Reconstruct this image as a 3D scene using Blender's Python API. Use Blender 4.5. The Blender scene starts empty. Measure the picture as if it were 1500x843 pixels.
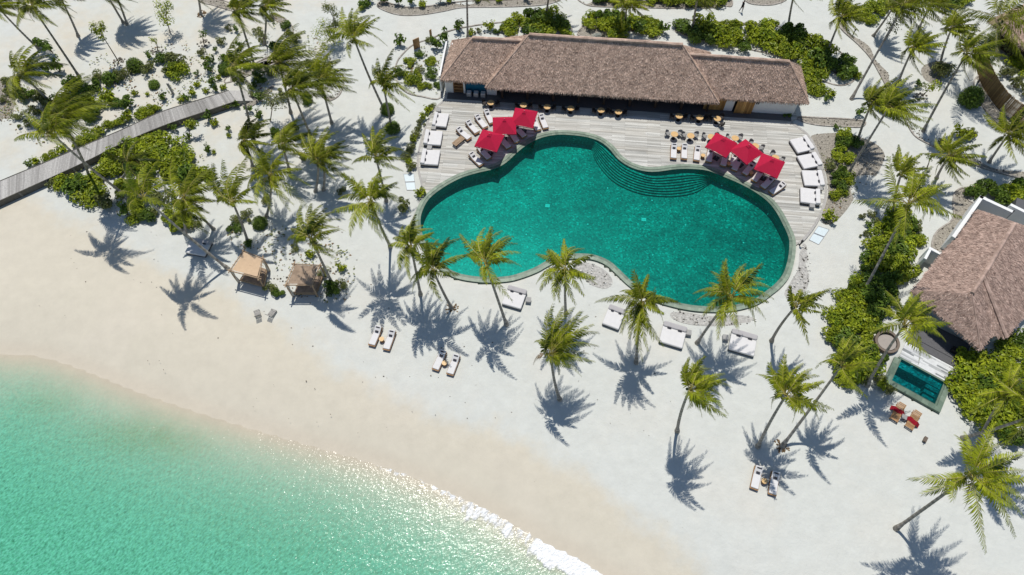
import bpy, bmesh, math, random
import numpy as np
from mathutils import Vector, Matrix
from mathutils.geometry import tessellate_polygon

R = math.radians
SC = bpy.context.scene
COL = SC.collection

# ------------------------------------------------------------------ camera, sky, sun, exposure
CAM_H = 60.0
PITCH = R(60)
cd = bpy.data.cameras.new('Camera')
cam = bpy.data.objects.new('Camera', cd)
COL.objects.link(cam)
cam.location = (0, 0, CAM_H)
cam.rotation_euler = (R(90) - PITCH, 0, 0)
cd.sensor_width = 36.0
cd.lens = 24.0
cd.clip_start = 0.5
cd.clip_end = 6000
SC.camera = cam

SUN_EL, SUN_AZ = R(69), R(354)
SDIR = Vector((math.cos(SUN_EL) * math.sin(SUN_AZ), math.cos(SUN_EL) * math.cos(SUN_AZ), math.sin(SUN_EL)))
w = bpy.data.worlds.new('World')
SC.world = w
w.use_nodes = True
nt = w.node_tree
bg = nt.nodes['Background']
sky = nt.nodes.new('ShaderNodeTexSky')
sky.sky_type = 'NISHITA'
sky.sun_disc = False
sky.sun_elevation = SUN_EL
sky.sun_rotation = SUN_AZ
sky.altitude = 0
sky.dust_density = 0.3
nt.links.new(sky.outputs[0], bg.inputs[0])
bg.inputs[1].default_value = 0.085
sd = bpy.data.lights.new('Sun', 'SUN')
sd.energy = 3.7
sd.angle = R(0.53)
sd.color = (1.0, 0.955, 0.89)
sun = bpy.data.objects.new('Sun', sd)
COL.objects.link(sun)
sun.rotation_euler = SDIR.to_track_quat('Z', 'Y').to_euler()
sun.location = (0, 40, 90)
SC.view_settings.view_transform = 'Standard'
SC.view_settings.look = 'None'
SC.view_settings.gamma = 1
SC.view_settings.exposure = 0.11
SC.render.engine = 'CYCLES'
SC.cycles.max_bounces = 6
SC.cycles.transparent_max_bounces = 8
SC.cycles.caustics_reflective = False
SC.cycles.caustics_refractive = False
SC.cycles.sample_clamp_indirect = 4

# ------------------------------------------------------------------ survey: photo pixel -> place on the ground
FW = Vector((0, math.cos(PITCH), -math.sin(PITCH)))
UPV = Vector((0, math.sin(PITCH), math.cos(PITCH)))
FPX = 1000.0


def ray(x, y):
    return FW * FPX + Vector((1, 0, 0)) * (x - 750) - UPV * (y - 421.5)


def G(x, y, z=0.0):
    d = ray(x, y)
    return Vector((0, 0, CAM_H)) + d * ((z - CAM_H) / d.z)


# ------------------------------------------------------------------ materials
M = {}


def nn(nt, t, **kw):
    n = nt.nodes.new(t)
    for k, v in kw.items():
        setattr(n, k, v)
    return n


def mat(name, col, col2=None, rough=0.75, var=0.12, scale=6.0, bump=0.0, bscale=30.0, spec=0.3, trans=0.0, orand=0.0,
        world=False, stretch=None, sheen=0.0, coat=0.0, spread=0.25):
    """base colour runs col..col2 with the face attribute 'tone'; a noise of its own varies the value"""
    m = bpy.data.materials.new(name)
    m.use_nodes = True
    nt = m.node_tree
    L = nt.links.new
    p = nt.nodes['Principled BSDF']
    out = nt.nodes['Material Output']
    if col2 is None:
        col2 = tuple(c * (1 + spread) for c in col)
        col = tuple(c * (1 - spread) for c in col)
    at = nn(nt, 'ShaderNodeAttribute', attribute_name='tone')
    mx = nn(nt, 'ShaderNodeMix', data_type='RGBA')
    mx.inputs[6].default_value = (*col, 1)
    mx.inputs[7].default_value = (*col2, 1)
    L(at.outputs['Fac'], mx.inputs[0])
    tc = nn(nt, 'ShaderNodeTexCoord')
    src = tc.outputs['Object']
    if world:
        src = nn(nt, 'ShaderNodeNewGeometry').outputs['Position']
    if stretch:
        mp = nn(nt, 'ShaderNodeMapping')
        mp.inputs['Scale'].default_value = stretch
        L(src, mp.inputs['Vector'])
        src = mp.outputs['Vector']
    no = nn(nt, 'ShaderNodeTexNoise')
    no.inputs['Scale'].default_value = scale
    no.inputs['Detail'].default_value = 5
    no.inputs['Roughness'].default_value = 0.62
    L(src, no.inputs['Vector'])
    mr = nn(nt, 'ShaderNodeMapRange')
    mr.inputs[1].default_value = 0.3
    mr.inputs[2].default_value = 0.7
    mr.inputs[3].default_value = 1 - var
    mr.inputs[4].default_value = 1 + var
    L(no.outputs[0], mr.inputs[0])
    val = mr.outputs[0]
    if orand:
        oi = nn(nt, 'ShaderNodeObjectInfo')
        mr2 = nn(nt, 'ShaderNodeMapRange')
        mr2.inputs[3].default_value = 1 - orand
        mr2.inputs[4].default_value = 1 + orand
        L(oi.outputs['Random'], mr2.inputs[0])
        mu = nn(nt, 'ShaderNodeMath', operation='MULTIPLY')
        L(val, mu.inputs[0])
        L(mr2.outputs[0], mu.inputs[1])
        val = mu.outputs[0]
    hs = nn(nt, 'ShaderNodeHueSaturation')
    L(val, hs.inputs['Value'])
    L(mx.outputs[2], hs.inputs['Color'])
    L(hs.outputs[0], p.inputs['Base Color'])
    p.inputs['Roughness'].default_value = rough
    p.inputs['Specular IOR Level'].default_value = spec
    if coat:
        p.inputs['Coat Weight'].default_value = coat
    if bump:
        nb = nn(nt, 'ShaderNodeTexNoise')
        nb.inputs['Scale'].default_value = bscale
        nb.inputs['Detail'].default_value = 4
        L(src, nb.inputs['Vector'])
        bp = nn(nt, 'ShaderNodeBump')
        bp.inputs['Strength'].default_value = bump
        bp.inputs['Distance'].default_value = 0.05
        L(nb.outputs[0], bp.inputs['Height'])
        L(bp.outputs[0], p.inputs['Normal'])
    if trans:
        tr = nn(nt, 'ShaderNodeBsdfTranslucent')
        L(hs.outputs[0], tr.inputs['Color'])
        ms = nn(nt, 'ShaderNodeMixShader')
        ms.inputs[0].default_value = trans
        L(p.outputs[0], ms.inputs[1])
        L(tr.outputs[0], ms.inputs[2])
        L(ms.outputs[0], out.inputs['Surface'])
    M[name] = m
    return m


mat('palm_leaf', (0.012, 0.034, 0.003), (0.37, 0.41, 0.020), rough=0.48, var=0.18, scale=1.2, spec=0.25, trans=0.2, orand=0.12)
mat('palm_rib', (0.25, 0.22, 0.05), (0.42, 0.36, 0.10), rough=0.5, var=0.1)
mat('dry_leaf', (0.16, 0.095, 0.045), (0.36, 0.24, 0.12), rough=0.8, trans=0.2)
mat('palm_bark', (0.23, 0.205, 0.17), (0.40, 0.365, 0.315), rough=0.9, var=0.3, scale=3, bump=0.6, bscale=14, orand=0.15)
mat('leaf_bright', (0.060, 0.125, 0.008), (0.47, 0.52, 0.030), rough=0.45, var=0.18, scale=0.9, spec=0.28, trans=0.25, orand=0.14)
mat('leaf_dark', (0.025, 0.068, 0.010), (0.20, 0.29, 0.035), rough=0.45, var=0.15, scale=0.9, spec=0.28, trans=0.2, orand=0.15)
mat('leaf_olive', (0.07, 0.095, 0.028), (0.28, 0.30, 0.09), rough=0.5, var=0.15, trans=0.22, orand=0.12)
mat('leaf_silver', (0.30, 0.34, 0.30), (0.55, 0.58, 0.53), rough=0.7, var=0.1, trans=0.1)
mat('twig', (0.12, 0.09, 0.06), (0.22, 0.17, 0.12), rough=0.9)
mat('thatch', (0.25, 0.164, 0.122), (0.70, 0.525, 0.415), rough=0.95, var=0.34, scale=1.6, bump=0.8, bscale=9, spec=0.1)
mat('villa_thatch', (0.205, 0.135, 0.108), (0.56, 0.415, 0.345), rough=0.95, var=0.32, scale=1.8, bump=0.8, bscale=9, spec=0.1)
mat('white_wall', (0.74, 0.75, 0.74), rough=0.8, var=0.03, scale=0.7, spread=0.03)
mat('grey_wall', (0.50, 0.52, 0.50), rough=0.85, var=0.06, scale=0.9, spread=0.05)
mat('dark_floor', (0.10, 0.10, 0.105), rough=0.5, var=0.15, spread=0.1)
mat('fascia_timber', (0.10, 0.095, 0.08), (0.17, 0.16, 0.14), rough=0.85, var=.2, scale=4)
mat('dark_timber', (0.035, 0.022, 0.016), (0.08, 0.05, 0.035), rough=0.6)
mat('teal_panel', (0.010, 0.11, 0.20), (0.014, 0.15, 0.26), rough=0.35, var=0.05)
mat('door_wood', (0.24, 0.12, 0.035), (0.62, 0.36, 0.12), rough=0.55, var=0.2, scale=4, stretch=(4, 4, 0.4))
mat('teak', (0.26, 0.135, 0.055), (0.48, 0.28, 0.13), rough=0.6, var=0.2, scale=8)
mat('table_wood', (0.48, 0.28, 0.10), (0.66, 0.44, 0.20), rough=0.45, var=0.15, scale=7)
mat('grey_wood', (0.22, 0.21, 0.195), (0.50, 0.485, 0.455), rough=0.85, var=0.18, scale=5, orand=0.06)
mat('pole_wood', (0.27, 0.185, 0.115), (0.44, 0.32, 0.21), rough=0.8, var=0.25, scale=5)
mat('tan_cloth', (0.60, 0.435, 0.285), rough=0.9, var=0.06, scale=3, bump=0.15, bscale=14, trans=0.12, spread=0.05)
mat('brown_shaded_cloth', (0.33, 0.245, 0.175), rough=0.9, var=0.28, scale=2.2, trans=0.12, spread=0.08)  # palm shade painted in as darker, mottled brown for one gazebo roof
mat('gauze', (0.66, 0.62, 0.54), rough=0.9, var=0.08, trans=0.25, spread=0.05)
mat('red_canvas', (0.49, 0.009, 0.050), rough=0.75, var=0.06, scale=2.5, trans=0.12, spread=0.05, bump=0.1, bscale=8)
mat('red_towel', (0.23, 0.004, 0.014), rough=0.95, var=0.2, scale=9, bump=0.4, bscale=16)
mat('white_cushion', (0.64, 0.63, 0.62), rough=0.9, var=0.04, scale=2.5, bump=0.12, bscale=6, spread=0.03)
mat('grey_cushion', (0.40, 0.39, 0.38), rough=0.9, var=0.05, scale=4, spread=0.04)
mat('lilac_cushion', (0.42, 0.405, 0.405), rough=0.9, var=0.05, scale=4, spread=0.04)
mat('beige_cushion', (0.335, 0.30, 0.265), rough=0.9, var=0.06, scale=3, spread=0.04)
mat('charcoal_fabric', (0.045, 0.045, 0.055), rough=0.9, var=0.15, spread=0.1)
mat('taupe_base', (0.10, 0.085, 0.075), rough=0.8, var=0.12)
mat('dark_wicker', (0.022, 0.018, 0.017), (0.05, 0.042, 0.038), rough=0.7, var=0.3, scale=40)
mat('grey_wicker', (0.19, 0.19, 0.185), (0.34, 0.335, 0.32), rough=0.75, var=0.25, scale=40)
mat('brown_wicker', (0.105, 0.08, 0.062), (0.20, 0.16, 0.125), rough=0.8, var=0.3, scale=30)
mat('black_metal', (0.018, 0.018, 0.02), rough=0.4, var=0.05)
mat('steel', (0.42, 0.43, 0.44), rough=0.35, var=0.05)
mat('pale_panel', (0.58, 0.66, 0.68), rough=0.4, var=0.05, spread=0.05)
mat('bamboo', (0.20, 0.125, 0.055), (0.40, 0.265, 0.12), rough=0.75, var=0.25, scale=4, stretch=(5, 5, 0.6))
mat('gravel', (0.12, 0.105, 0.085), (0.41, 0.38, 0.32), rough=0.95, var=0.5, scale=5, world=True, bump=1.0, bscale=7)
mat('pale_gravel', (0.13, 0.12, 0.105), (0.63, 0.62, 0.58), rough=0.95, var=0.35, scale=4, world=True, bump=0.8, bscale=7)
mat('stone_kerb', (0.26, 0.23, 0.195), (0.40, 0.37, 0.33), rough=0.9, var=0.3, scale=4, world=True, bump=0.6, bscale=8)
mat('pool_stone', (0.075, 0.125, 0.09), (0.235, 0.29, 0.22), rough=0.5, var=0.22, scale=1.8, world=True, bump=0.2, bscale=6)
mat('drain_white', (0.62, 0.72, 0.68), rough=0.5, var=0.05)
mat('mulch', (0.075, 0.055, 0.042), (0.16, 0.12, 0.09), rough=0.95, var=0.3, bump=0.6, bscale=10)
mat('skin', (0.30, 0.17, 0.11), rough=0.6, var=0.03, spread=0.03)
mat('dark_cloth', (0.02, 0.022, 0.028), rough=0.9, var=0.1)
mat('hair', (0.012, 0.009, 0.008), rough=0.6, var=0.1)
mat('terrace_plank', (0.20, 0.215, 0.22), (0.68, 0.69, 0.68), rough=0.6, var=0.08, scale=3)
mat('coral_rock', (0.03, 0.05, 0.04), rough=0.9, var=0.3)


def sand_material():
    m = bpy.data.materials.new('sand')
    m.use_nodes = True
    nt = m.node_tree
    L = nt.links.new
    p = nt.nodes['Principled BSDF']
    p.inputs['Roughness'].default_value = 0.95
    p.inputs['Specular IOR Level'].default_value = 0.1
    pos = nn(nt, 'ShaderNodeNewGeometry').outputs['Position']

    def noise(s, d=4, r=0.55):
        n = nn(nt, 'ShaderNodeTexNoise')
        n.inputs['Scale'].default_value = s
        n.inputs['Detail'].default_value = d
        n.inputs['Roughness'].default_value = r
        L(pos, n.inputs['Vector'])
        return n.outputs[0]

    def math_(op, a, b=None, clamp=False):
        n = nn(nt, 'ShaderNodeMath', operation=op)
        n.use_clamp = clamp
        for i, v in enumerate((a, b)):
            if v is None:
                continue
            if isinstance(v, (int, float)):
                n.inputs[i].default_value = v
            else:
                L(v, n.inputs[i])
        return n.outputs[0]

    def mix(f, a, b):
        n = nn(nt, 'ShaderNodeMix', data_type='RGBA')
        L(f, n.inputs[0])
        for i, v in ((6, a), (7, b)):
            if isinstance(v, tuple):
                n.inputs[i].default_value = (*v, 1)
            else:
                L(v, n.inputs[i])
        return n.outputs[2]
    beach = nn(nt, 'ShaderNodeAttribute', attribute_name='beach').outputs['Fac']
    wet = nn(nt, 'ShaderNodeAttribute', attribute_name='wet').outputs['Fac']
    b2 = math_('ADD', beach, math_('MULTIPLY', math_('SUBTRACT', noise(0.22, 6, 0.65), 0.5), 0.9))
    mr = nn(nt, 'ShaderNodeMapRange', interpolation_type='SMOOTHSTEP')
    mr.inputs[1].default_value = 0.30
    mr.inputs[2].default_value = 0.72
    L(b2, mr.inputs[0])
    c = mix(mr.outputs[0], (0.545, 0.558, 0.52), (0.552, 0.512, 0.418))
    # warm patches in the dry sand
    mr3 = nn(nt, 'ShaderNodeMapRange')
    mr3.inputs[1].default_value = 0.48
    mr3.inputs[2].default_value = 0.75
    mr3.inputs[4].default_value = 0.35
    L(noise(0.11, 5), mr3.inputs[0])
    c = mix(mr3.outputs[0], c, (0.60, 0.545, 0.46))
    c = mix(math_('MULTIPLY', wet, math_('ADD', 0.55, math_('MULTIPLY', noise(0.35, 4), 0.6)), True), c, (0.54, 0.485, 0.39))
    weed = nn(nt, 'ShaderNodeAttribute', attribute_name='weed').outputs['Fac']
    c = mix(math_('MULTIPLY', weed, noise(0.8, 5, 0.7), True), c, (0.20, 0.22, 0.05))
    # litter line: fine darker specks where the attribute says debris gathers
    sp = nn(nt, 'ShaderNodeMapRange')
    sp.inputs[1].default_value = 0.66
    sp.inputs[2].default_value = 0.72
    sp.inputs[4].default_value = 0.35
    L(noise(2.6, 6, 0.7), sp.inputs[0])
    deb = nn(nt, 'ShaderNodeAttribute', attribute_name='debris').outputs['Fac']
    c = mix(math_('MULTIPLY', sp.outputs[0], deb), c, (0.22, 0.19, 0.13))
    hs = nn(nt, 'ShaderNodeHueSaturation')
    v = math_('ADD', math_('MULTIPLY', noise(0.7, 8, 0.72), 0.30), 0.85)
    L(v, hs.inputs['Value'])
    L(c, hs.inputs['Color'])
    L(hs.outputs[0], p.inputs['Base Color'])
    h = math_('ADD', math_('MULTIPLY', noise(1.6, 5, 0.6), 1.0), math_('MULTIPLY', noise(7, 3), 0.25))
    rough_amt = nn(nt, 'ShaderNodeMapRange')
    rough_amt.inputs[3].default_value = 0.85
    rough_amt.inputs[4].default_value = 0.12
    L(beach, rough_amt.inputs[0])
    bp = nn(nt, 'ShaderNodeBump')
    bp.inputs['Distance'].default_value = 0.09
    L(rough_amt.outputs[0], bp.inputs['Strength'])
    L(h, bp.inputs['Height'])
    L(bp.outputs[0], p.inputs['Normal'])
    M['sand'] = m


def water_material(name, wave, rough, diff_col, scat_const=None, foam=False, tint=None):
    m = bpy.data.materials.new(name)
    m.use_nodes = True
    nt = m.node_tree
    L = nt.links.new
    nt.nodes.remove(nt.nodes['Principled BSDF'])
    out = nt.nodes['Material Output']
    pos = nn(nt, 'ShaderNodeNewGeometry').outputs['Position']

    def noise(s, stretch, rot, d=3):
        m0 = nn(nt, 'ShaderNodeMapping')
        m0.inputs['Rotation'].default_value = (0, 0, rot)
        L(pos, m0.inputs['Vector'])
        mp = nn(nt, 'ShaderNodeMapping')
        mp.inputs['Scale'].default_value = stretch
        L(m0.outputs[0], mp.inputs['Vector'])
        n = nn(nt, 'ShaderNodeTexNoise')
        n.inputs['Scale'].default_value = s
        n.inputs['Detail'].default_value = d
        n.inputs['Roughness'].default_value = 0.55
        L(mp.outputs[0], n.inputs['Vector'])
        return n.outputs[0]

    def math_(op, a, b):
        n = nn(nt, 'ShaderNodeMath', operation=op)
        for i, v in enumerate((a, b)):
            if isinstance(v, (int, float)):
                n.inputs[i].default_value = v
            else:
                L(v, n.inputs[i])
        return n.outputs[0]
    h = math_('ADD', math_('MULTIPLY', noise(wave[0], (1, 0.45, 1), R(40)), 1.0), math_('MULTIPLY', noise(wave[1], (1, 0.6, 1), R(62)), 0.5))
    bp = nn(nt, 'ShaderNodeBump')
    bp.inputs['Strength'].default_value = 1
    bp.inputs['Distance'].default_value = wave[2]
    L(h, bp.inputs['Height'])
    tr = nn(nt, 'ShaderNodeBsdfTransparent')
    if tint:
        tr.inputs[0].default_value = (*tint, 1)
    else:
        L(nn(nt, 'ShaderNodeAttribute', attribute_name='tint').outputs['Color'], tr.inputs[0])
    df = nn(nt, 'ShaderNodeBsdfDiffuse')
    df.inputs[0].default_value = (*diff_col, 1)
    bp2 = nn(nt, 'ShaderNodeBump')
    bp2.inputs['Strength'].default_value = 1
    bp2.inputs['Distance'].default_value = wave[2] * 5
    L(h, bp2.inputs['Height'])
    L(bp2.outputs[0], df.inputs['Normal'])
    m1 = nn(nt, 'ShaderNodeMixShader')
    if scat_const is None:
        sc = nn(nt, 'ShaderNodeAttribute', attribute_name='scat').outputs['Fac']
        caustic_mottle = math_('ADD', math_('MULTIPLY', noise(6.0, (1, .55, 1), R(44), 3), 4.2), -1.1)  # light and dark mottling painted into the scatter mix, standing in for caustics
        L(math_('MULTIPLY', sc, caustic_mottle), m1.inputs[0])
    else:
        m1.inputs[0].default_value = scat_const
    L(tr.outputs[0], m1.inputs[1])
    L(df.outputs[0], m1.inputs[2])
    gl = nn(nt, 'ShaderNodeBsdfGlossy')
    gl.inputs['Roughness'].default_value = rough
    L(bp.outputs[0], gl.inputs['Normal'])
    fr = nn(nt, 'ShaderNodeFresnel')
    fr.inputs[0].default_value = 1.33
    L(bp.outputs[0], fr.inputs['Normal'])
    m2 = nn(nt, 'ShaderNodeMixShader')
    L(fr.outputs[0], m2.inputs[0])
    L(m1.outputs[0], m2.inputs[1])
    L(gl.outputs[0], m2.inputs[2])
    last = m2
    if foam:
        fa = nn(nt, 'ShaderNodeAttribute', attribute_name='foam').outputs['Fac']
        n = noise(2.0, (1, .45, 1), R(30), 6)
        f = math_('ADD', fa, math_('MULTIPLY', math_('SUBTRACT', n, 0.5), 1.7))
        mr = nn(nt, 'ShaderNodeMapRange', interpolation_type='SMOOTHSTEP')
        mr.inputs[1].default_value = 0.45
        mr.inputs[2].default_value = 0.85
        L(f, mr.inputs[0])
        gate = nn(nt, 'ShaderNodeMapRange')
        gate.inputs[1].default_value = 0.02
        gate.inputs[2].default_value = 0.2
        L(fa, gate.inputs[0])
        wf = nn(nt, 'ShaderNodeBsdfDiffuse')
        wf.inputs[0].default_value = (0.82, 0.83, 0.82, 1)
        L(bp2.outputs[0], wf.inputs['Normal'])
        m3 = nn(nt, 'ShaderNodeMixShader')
        L(math_('MULTIPLY', mr.outputs[0], gate.outputs[0]), m3.inputs[0])
        L(m2.outputs[0], m3.inputs[1])
        L(wf.outputs[0], m3.inputs[2])
        last = m3
    L(last.outputs[0], out.inputs['Surface'])
    M[name] = m


def tile_material():
    m = bpy.data.materials.new('pool_tile')
    m.use_nodes = True
    nt = m.node_tree
    L = nt.links.new
    p = nt.nodes['Principled BSDF']
    p.inputs['Roughness'].default_value = 0.35
    pos = nn(nt, 'ShaderNodeNewGeometry').outputs['Position']
    vo = nn(nt, 'ShaderNodeTexVoronoi')
    vo.inputs['Scale'].default_value = 6.5
    L(pos, vo.inputs['Vector'])
    rgb = nn(nt, 'ShaderNodeSeparateColor')
    L(vo.outputs['Color'], rgb.inputs[0])
    no = nn(nt, 'ShaderNodeTexNoise')
    no.inputs['Scale'].default_value = 0.55
    no.inputs['Detail'].default_value = 6
    no.inputs['Roughness'].default_value = 0.65
    L(pos, no.inputs['Vector'])
    cr = nn(nt, 'ShaderNodeValToRGB')
    e = cr.color_ramp.elements
    e[0].position = 0.0
    e[0].color = (0.002, 0.060, 0.050, 1)
    e[1].position = 1.0
    e[1].color = (0.03, 0.42, 0.36, 1)
    x = cr.color_ramp.elements.new(0.2)
    x.color = (0.004, 0.135, 0.105, 1)
    x = cr.color_ramp.elements.new(0.82)
    x.color = (0.008, 0.225, 0.180, 1)
    L(rgb.outputs[0], cr.inputs[0])
    hs = nn(nt, 'ShaderNodeHueSaturation')
    mr = nn(nt, 'ShaderNodeMapRange')
    mr.inputs[1].default_value = 0.3
    mr.inputs[2].default_value = 0.7
    mr.inputs[3].default_value = 0.62
    mr.inputs[4].default_value = 1.38
    L(no.outputs[0], mr.inputs[0])
    n2 = nn(nt, 'ShaderNodeTexNoise')
    n2.inputs['Scale'].default_value = 0.16
    n2.inputs['Detail'].default_value = 4
    L(pos, n2.inputs['Vector'])
    m2_ = nn(nt, 'ShaderNodeMapRange')
    m2_.inputs[1].default_value = 0.35
    m2_.inputs[2].default_value = 0.65
    m2_.inputs[3].default_value = 0.68
    m2_.inputs[4].default_value = 1.12
    L(n2.outputs[0], m2_.inputs[0])
    mm = nn(nt, 'ShaderNodeMath', operation='MULTIPLY')
    L(mr.outputs[0], mm.inputs[0])
    L(m2_.outputs[0], mm.inputs[1])
    L(mm.outputs[0], hs.inputs['Value'])
    L(cr.outputs[0], hs.inputs['Color'])
    L(hs.outputs[0], p.inputs['Base Color'])
    M['pool_tile'] = m


def deck_material(name, ang, c1, c2, c3):
    m = bpy.data.materials.new(name)
    m.use_nodes = True
    nt = m.node_tree
    L = nt.links.new
    p = nt.nodes['Principled BSDF']
    p.inputs['Roughness'].default_value = 0.75
    p.inputs['Specular IOR Level'].default_value = 0.25
    pos = nn(nt, 'ShaderNodeNewGeometry').outputs['Position']
    mp = nn(nt, 'ShaderNodeMapping')
    mp.inputs['Rotation'].default_value = (0, 0, ang)
    L(pos, mp.inputs['Vector'])
    br = nn(nt, 'ShaderNodeTexBrick')
    br.offset = 0.37
    br.inputs['Scale'].default_value = 1
    br.inputs['Brick Width'].default_value = 4.1
    br.inputs['Row Height'].default_value = 0.16
    br.inputs['Mortar Size'].default_value = 0.008
    br.inputs['Mortar Smooth'].default_value = 0.1
    br.inputs['Bias'].default_value = 0.0
    br.inputs['Color1'].default_value = (*c1, 1)
    br.inputs['Color2'].default_value = (*c2, 1)
    br.inputs['Mortar'].default_value = (0.07, 0.065, 0.06, 1)
    L(mp.outputs[0], br.inputs['Vector'])
    # second, coarser lot of boards: whole bays laid from another batch
    br2 = nn(nt, 'ShaderNodeTexBrick')
    br2.offset = 0.43
    br2.inputs['Scale'].default_value = 1
    br2.inputs['Brick Width'].default_value = 5.3
    br2.inputs['Row Height'].default_value = 0.48
    br2.inputs['Mortar Size'].default_value = 0.0
    br2.inputs['Color1'].default_value = (0, 0, 0, 1)
    br2.inputs['Color2'].default_value = (1, 1, 1, 1)
    L(mp.outputs[0], br2.inputs['Vector'])
    mx = nn(nt, 'ShaderNodeMix', data_type='RGBA')
    mu = nn(nt, 'ShaderNodeMath', operation='MULTIPLY')
    mu.inputs[1].default_value = 0.5
    L(br2.outputs['Color'], mu.inputs[0])
    L(mu.outputs[0], mx.inputs[0])
    L(br.outputs['Color'], mx.inputs[6])
    mx.inputs[7].default_value = (*c3, 1)
    st = nn(nt, 'ShaderNodeMapping')
    st.inputs['Scale'].default_value = (0.25, 3.5, 1)
    L(mp.outputs[0], st.inputs['Vector'])
    no = nn(nt, 'ShaderNodeTexNoise')
    no.inputs['Scale'].default_value = 1.3
    no.inputs['Detail'].default_value = 6
    L(st.outputs[0], no.inputs['Vector'])
    mr = nn(nt, 'ShaderNodeMapRange')
    mr.inputs[1].default_value = 0.3
    mr.inputs[2].default_value = 0.7
    mr.inputs[3].default_value = 0.8
    mr.inputs[4].default_value = 1.16
    L(no.outputs[0], mr.inputs[0])
    hs = nn(nt, 'ShaderNodeHueSaturation')
    L(mr.outputs[0], hs.inputs['Value'])
    L(mx.outputs[2], hs.inputs['Color'])
    L(hs.outputs[0], p.inputs['Base Color'])
    M[name] = m


sand_material()
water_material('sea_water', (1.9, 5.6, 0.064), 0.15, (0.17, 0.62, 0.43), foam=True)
water_material('pool_water', (2.2, 6, 0.012), 0.08, (0.0, 0.30, 0.24), scat_const=0.06, tint=(0.16, 0.85, 0.80))
water_material('plunge_water', (2.2, 6, 0.012), 0.08, (0.0, 0.26, 0.27), scat_const=0.06, tint=(0.14, 0.72, 0.82))
tile_material()


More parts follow.
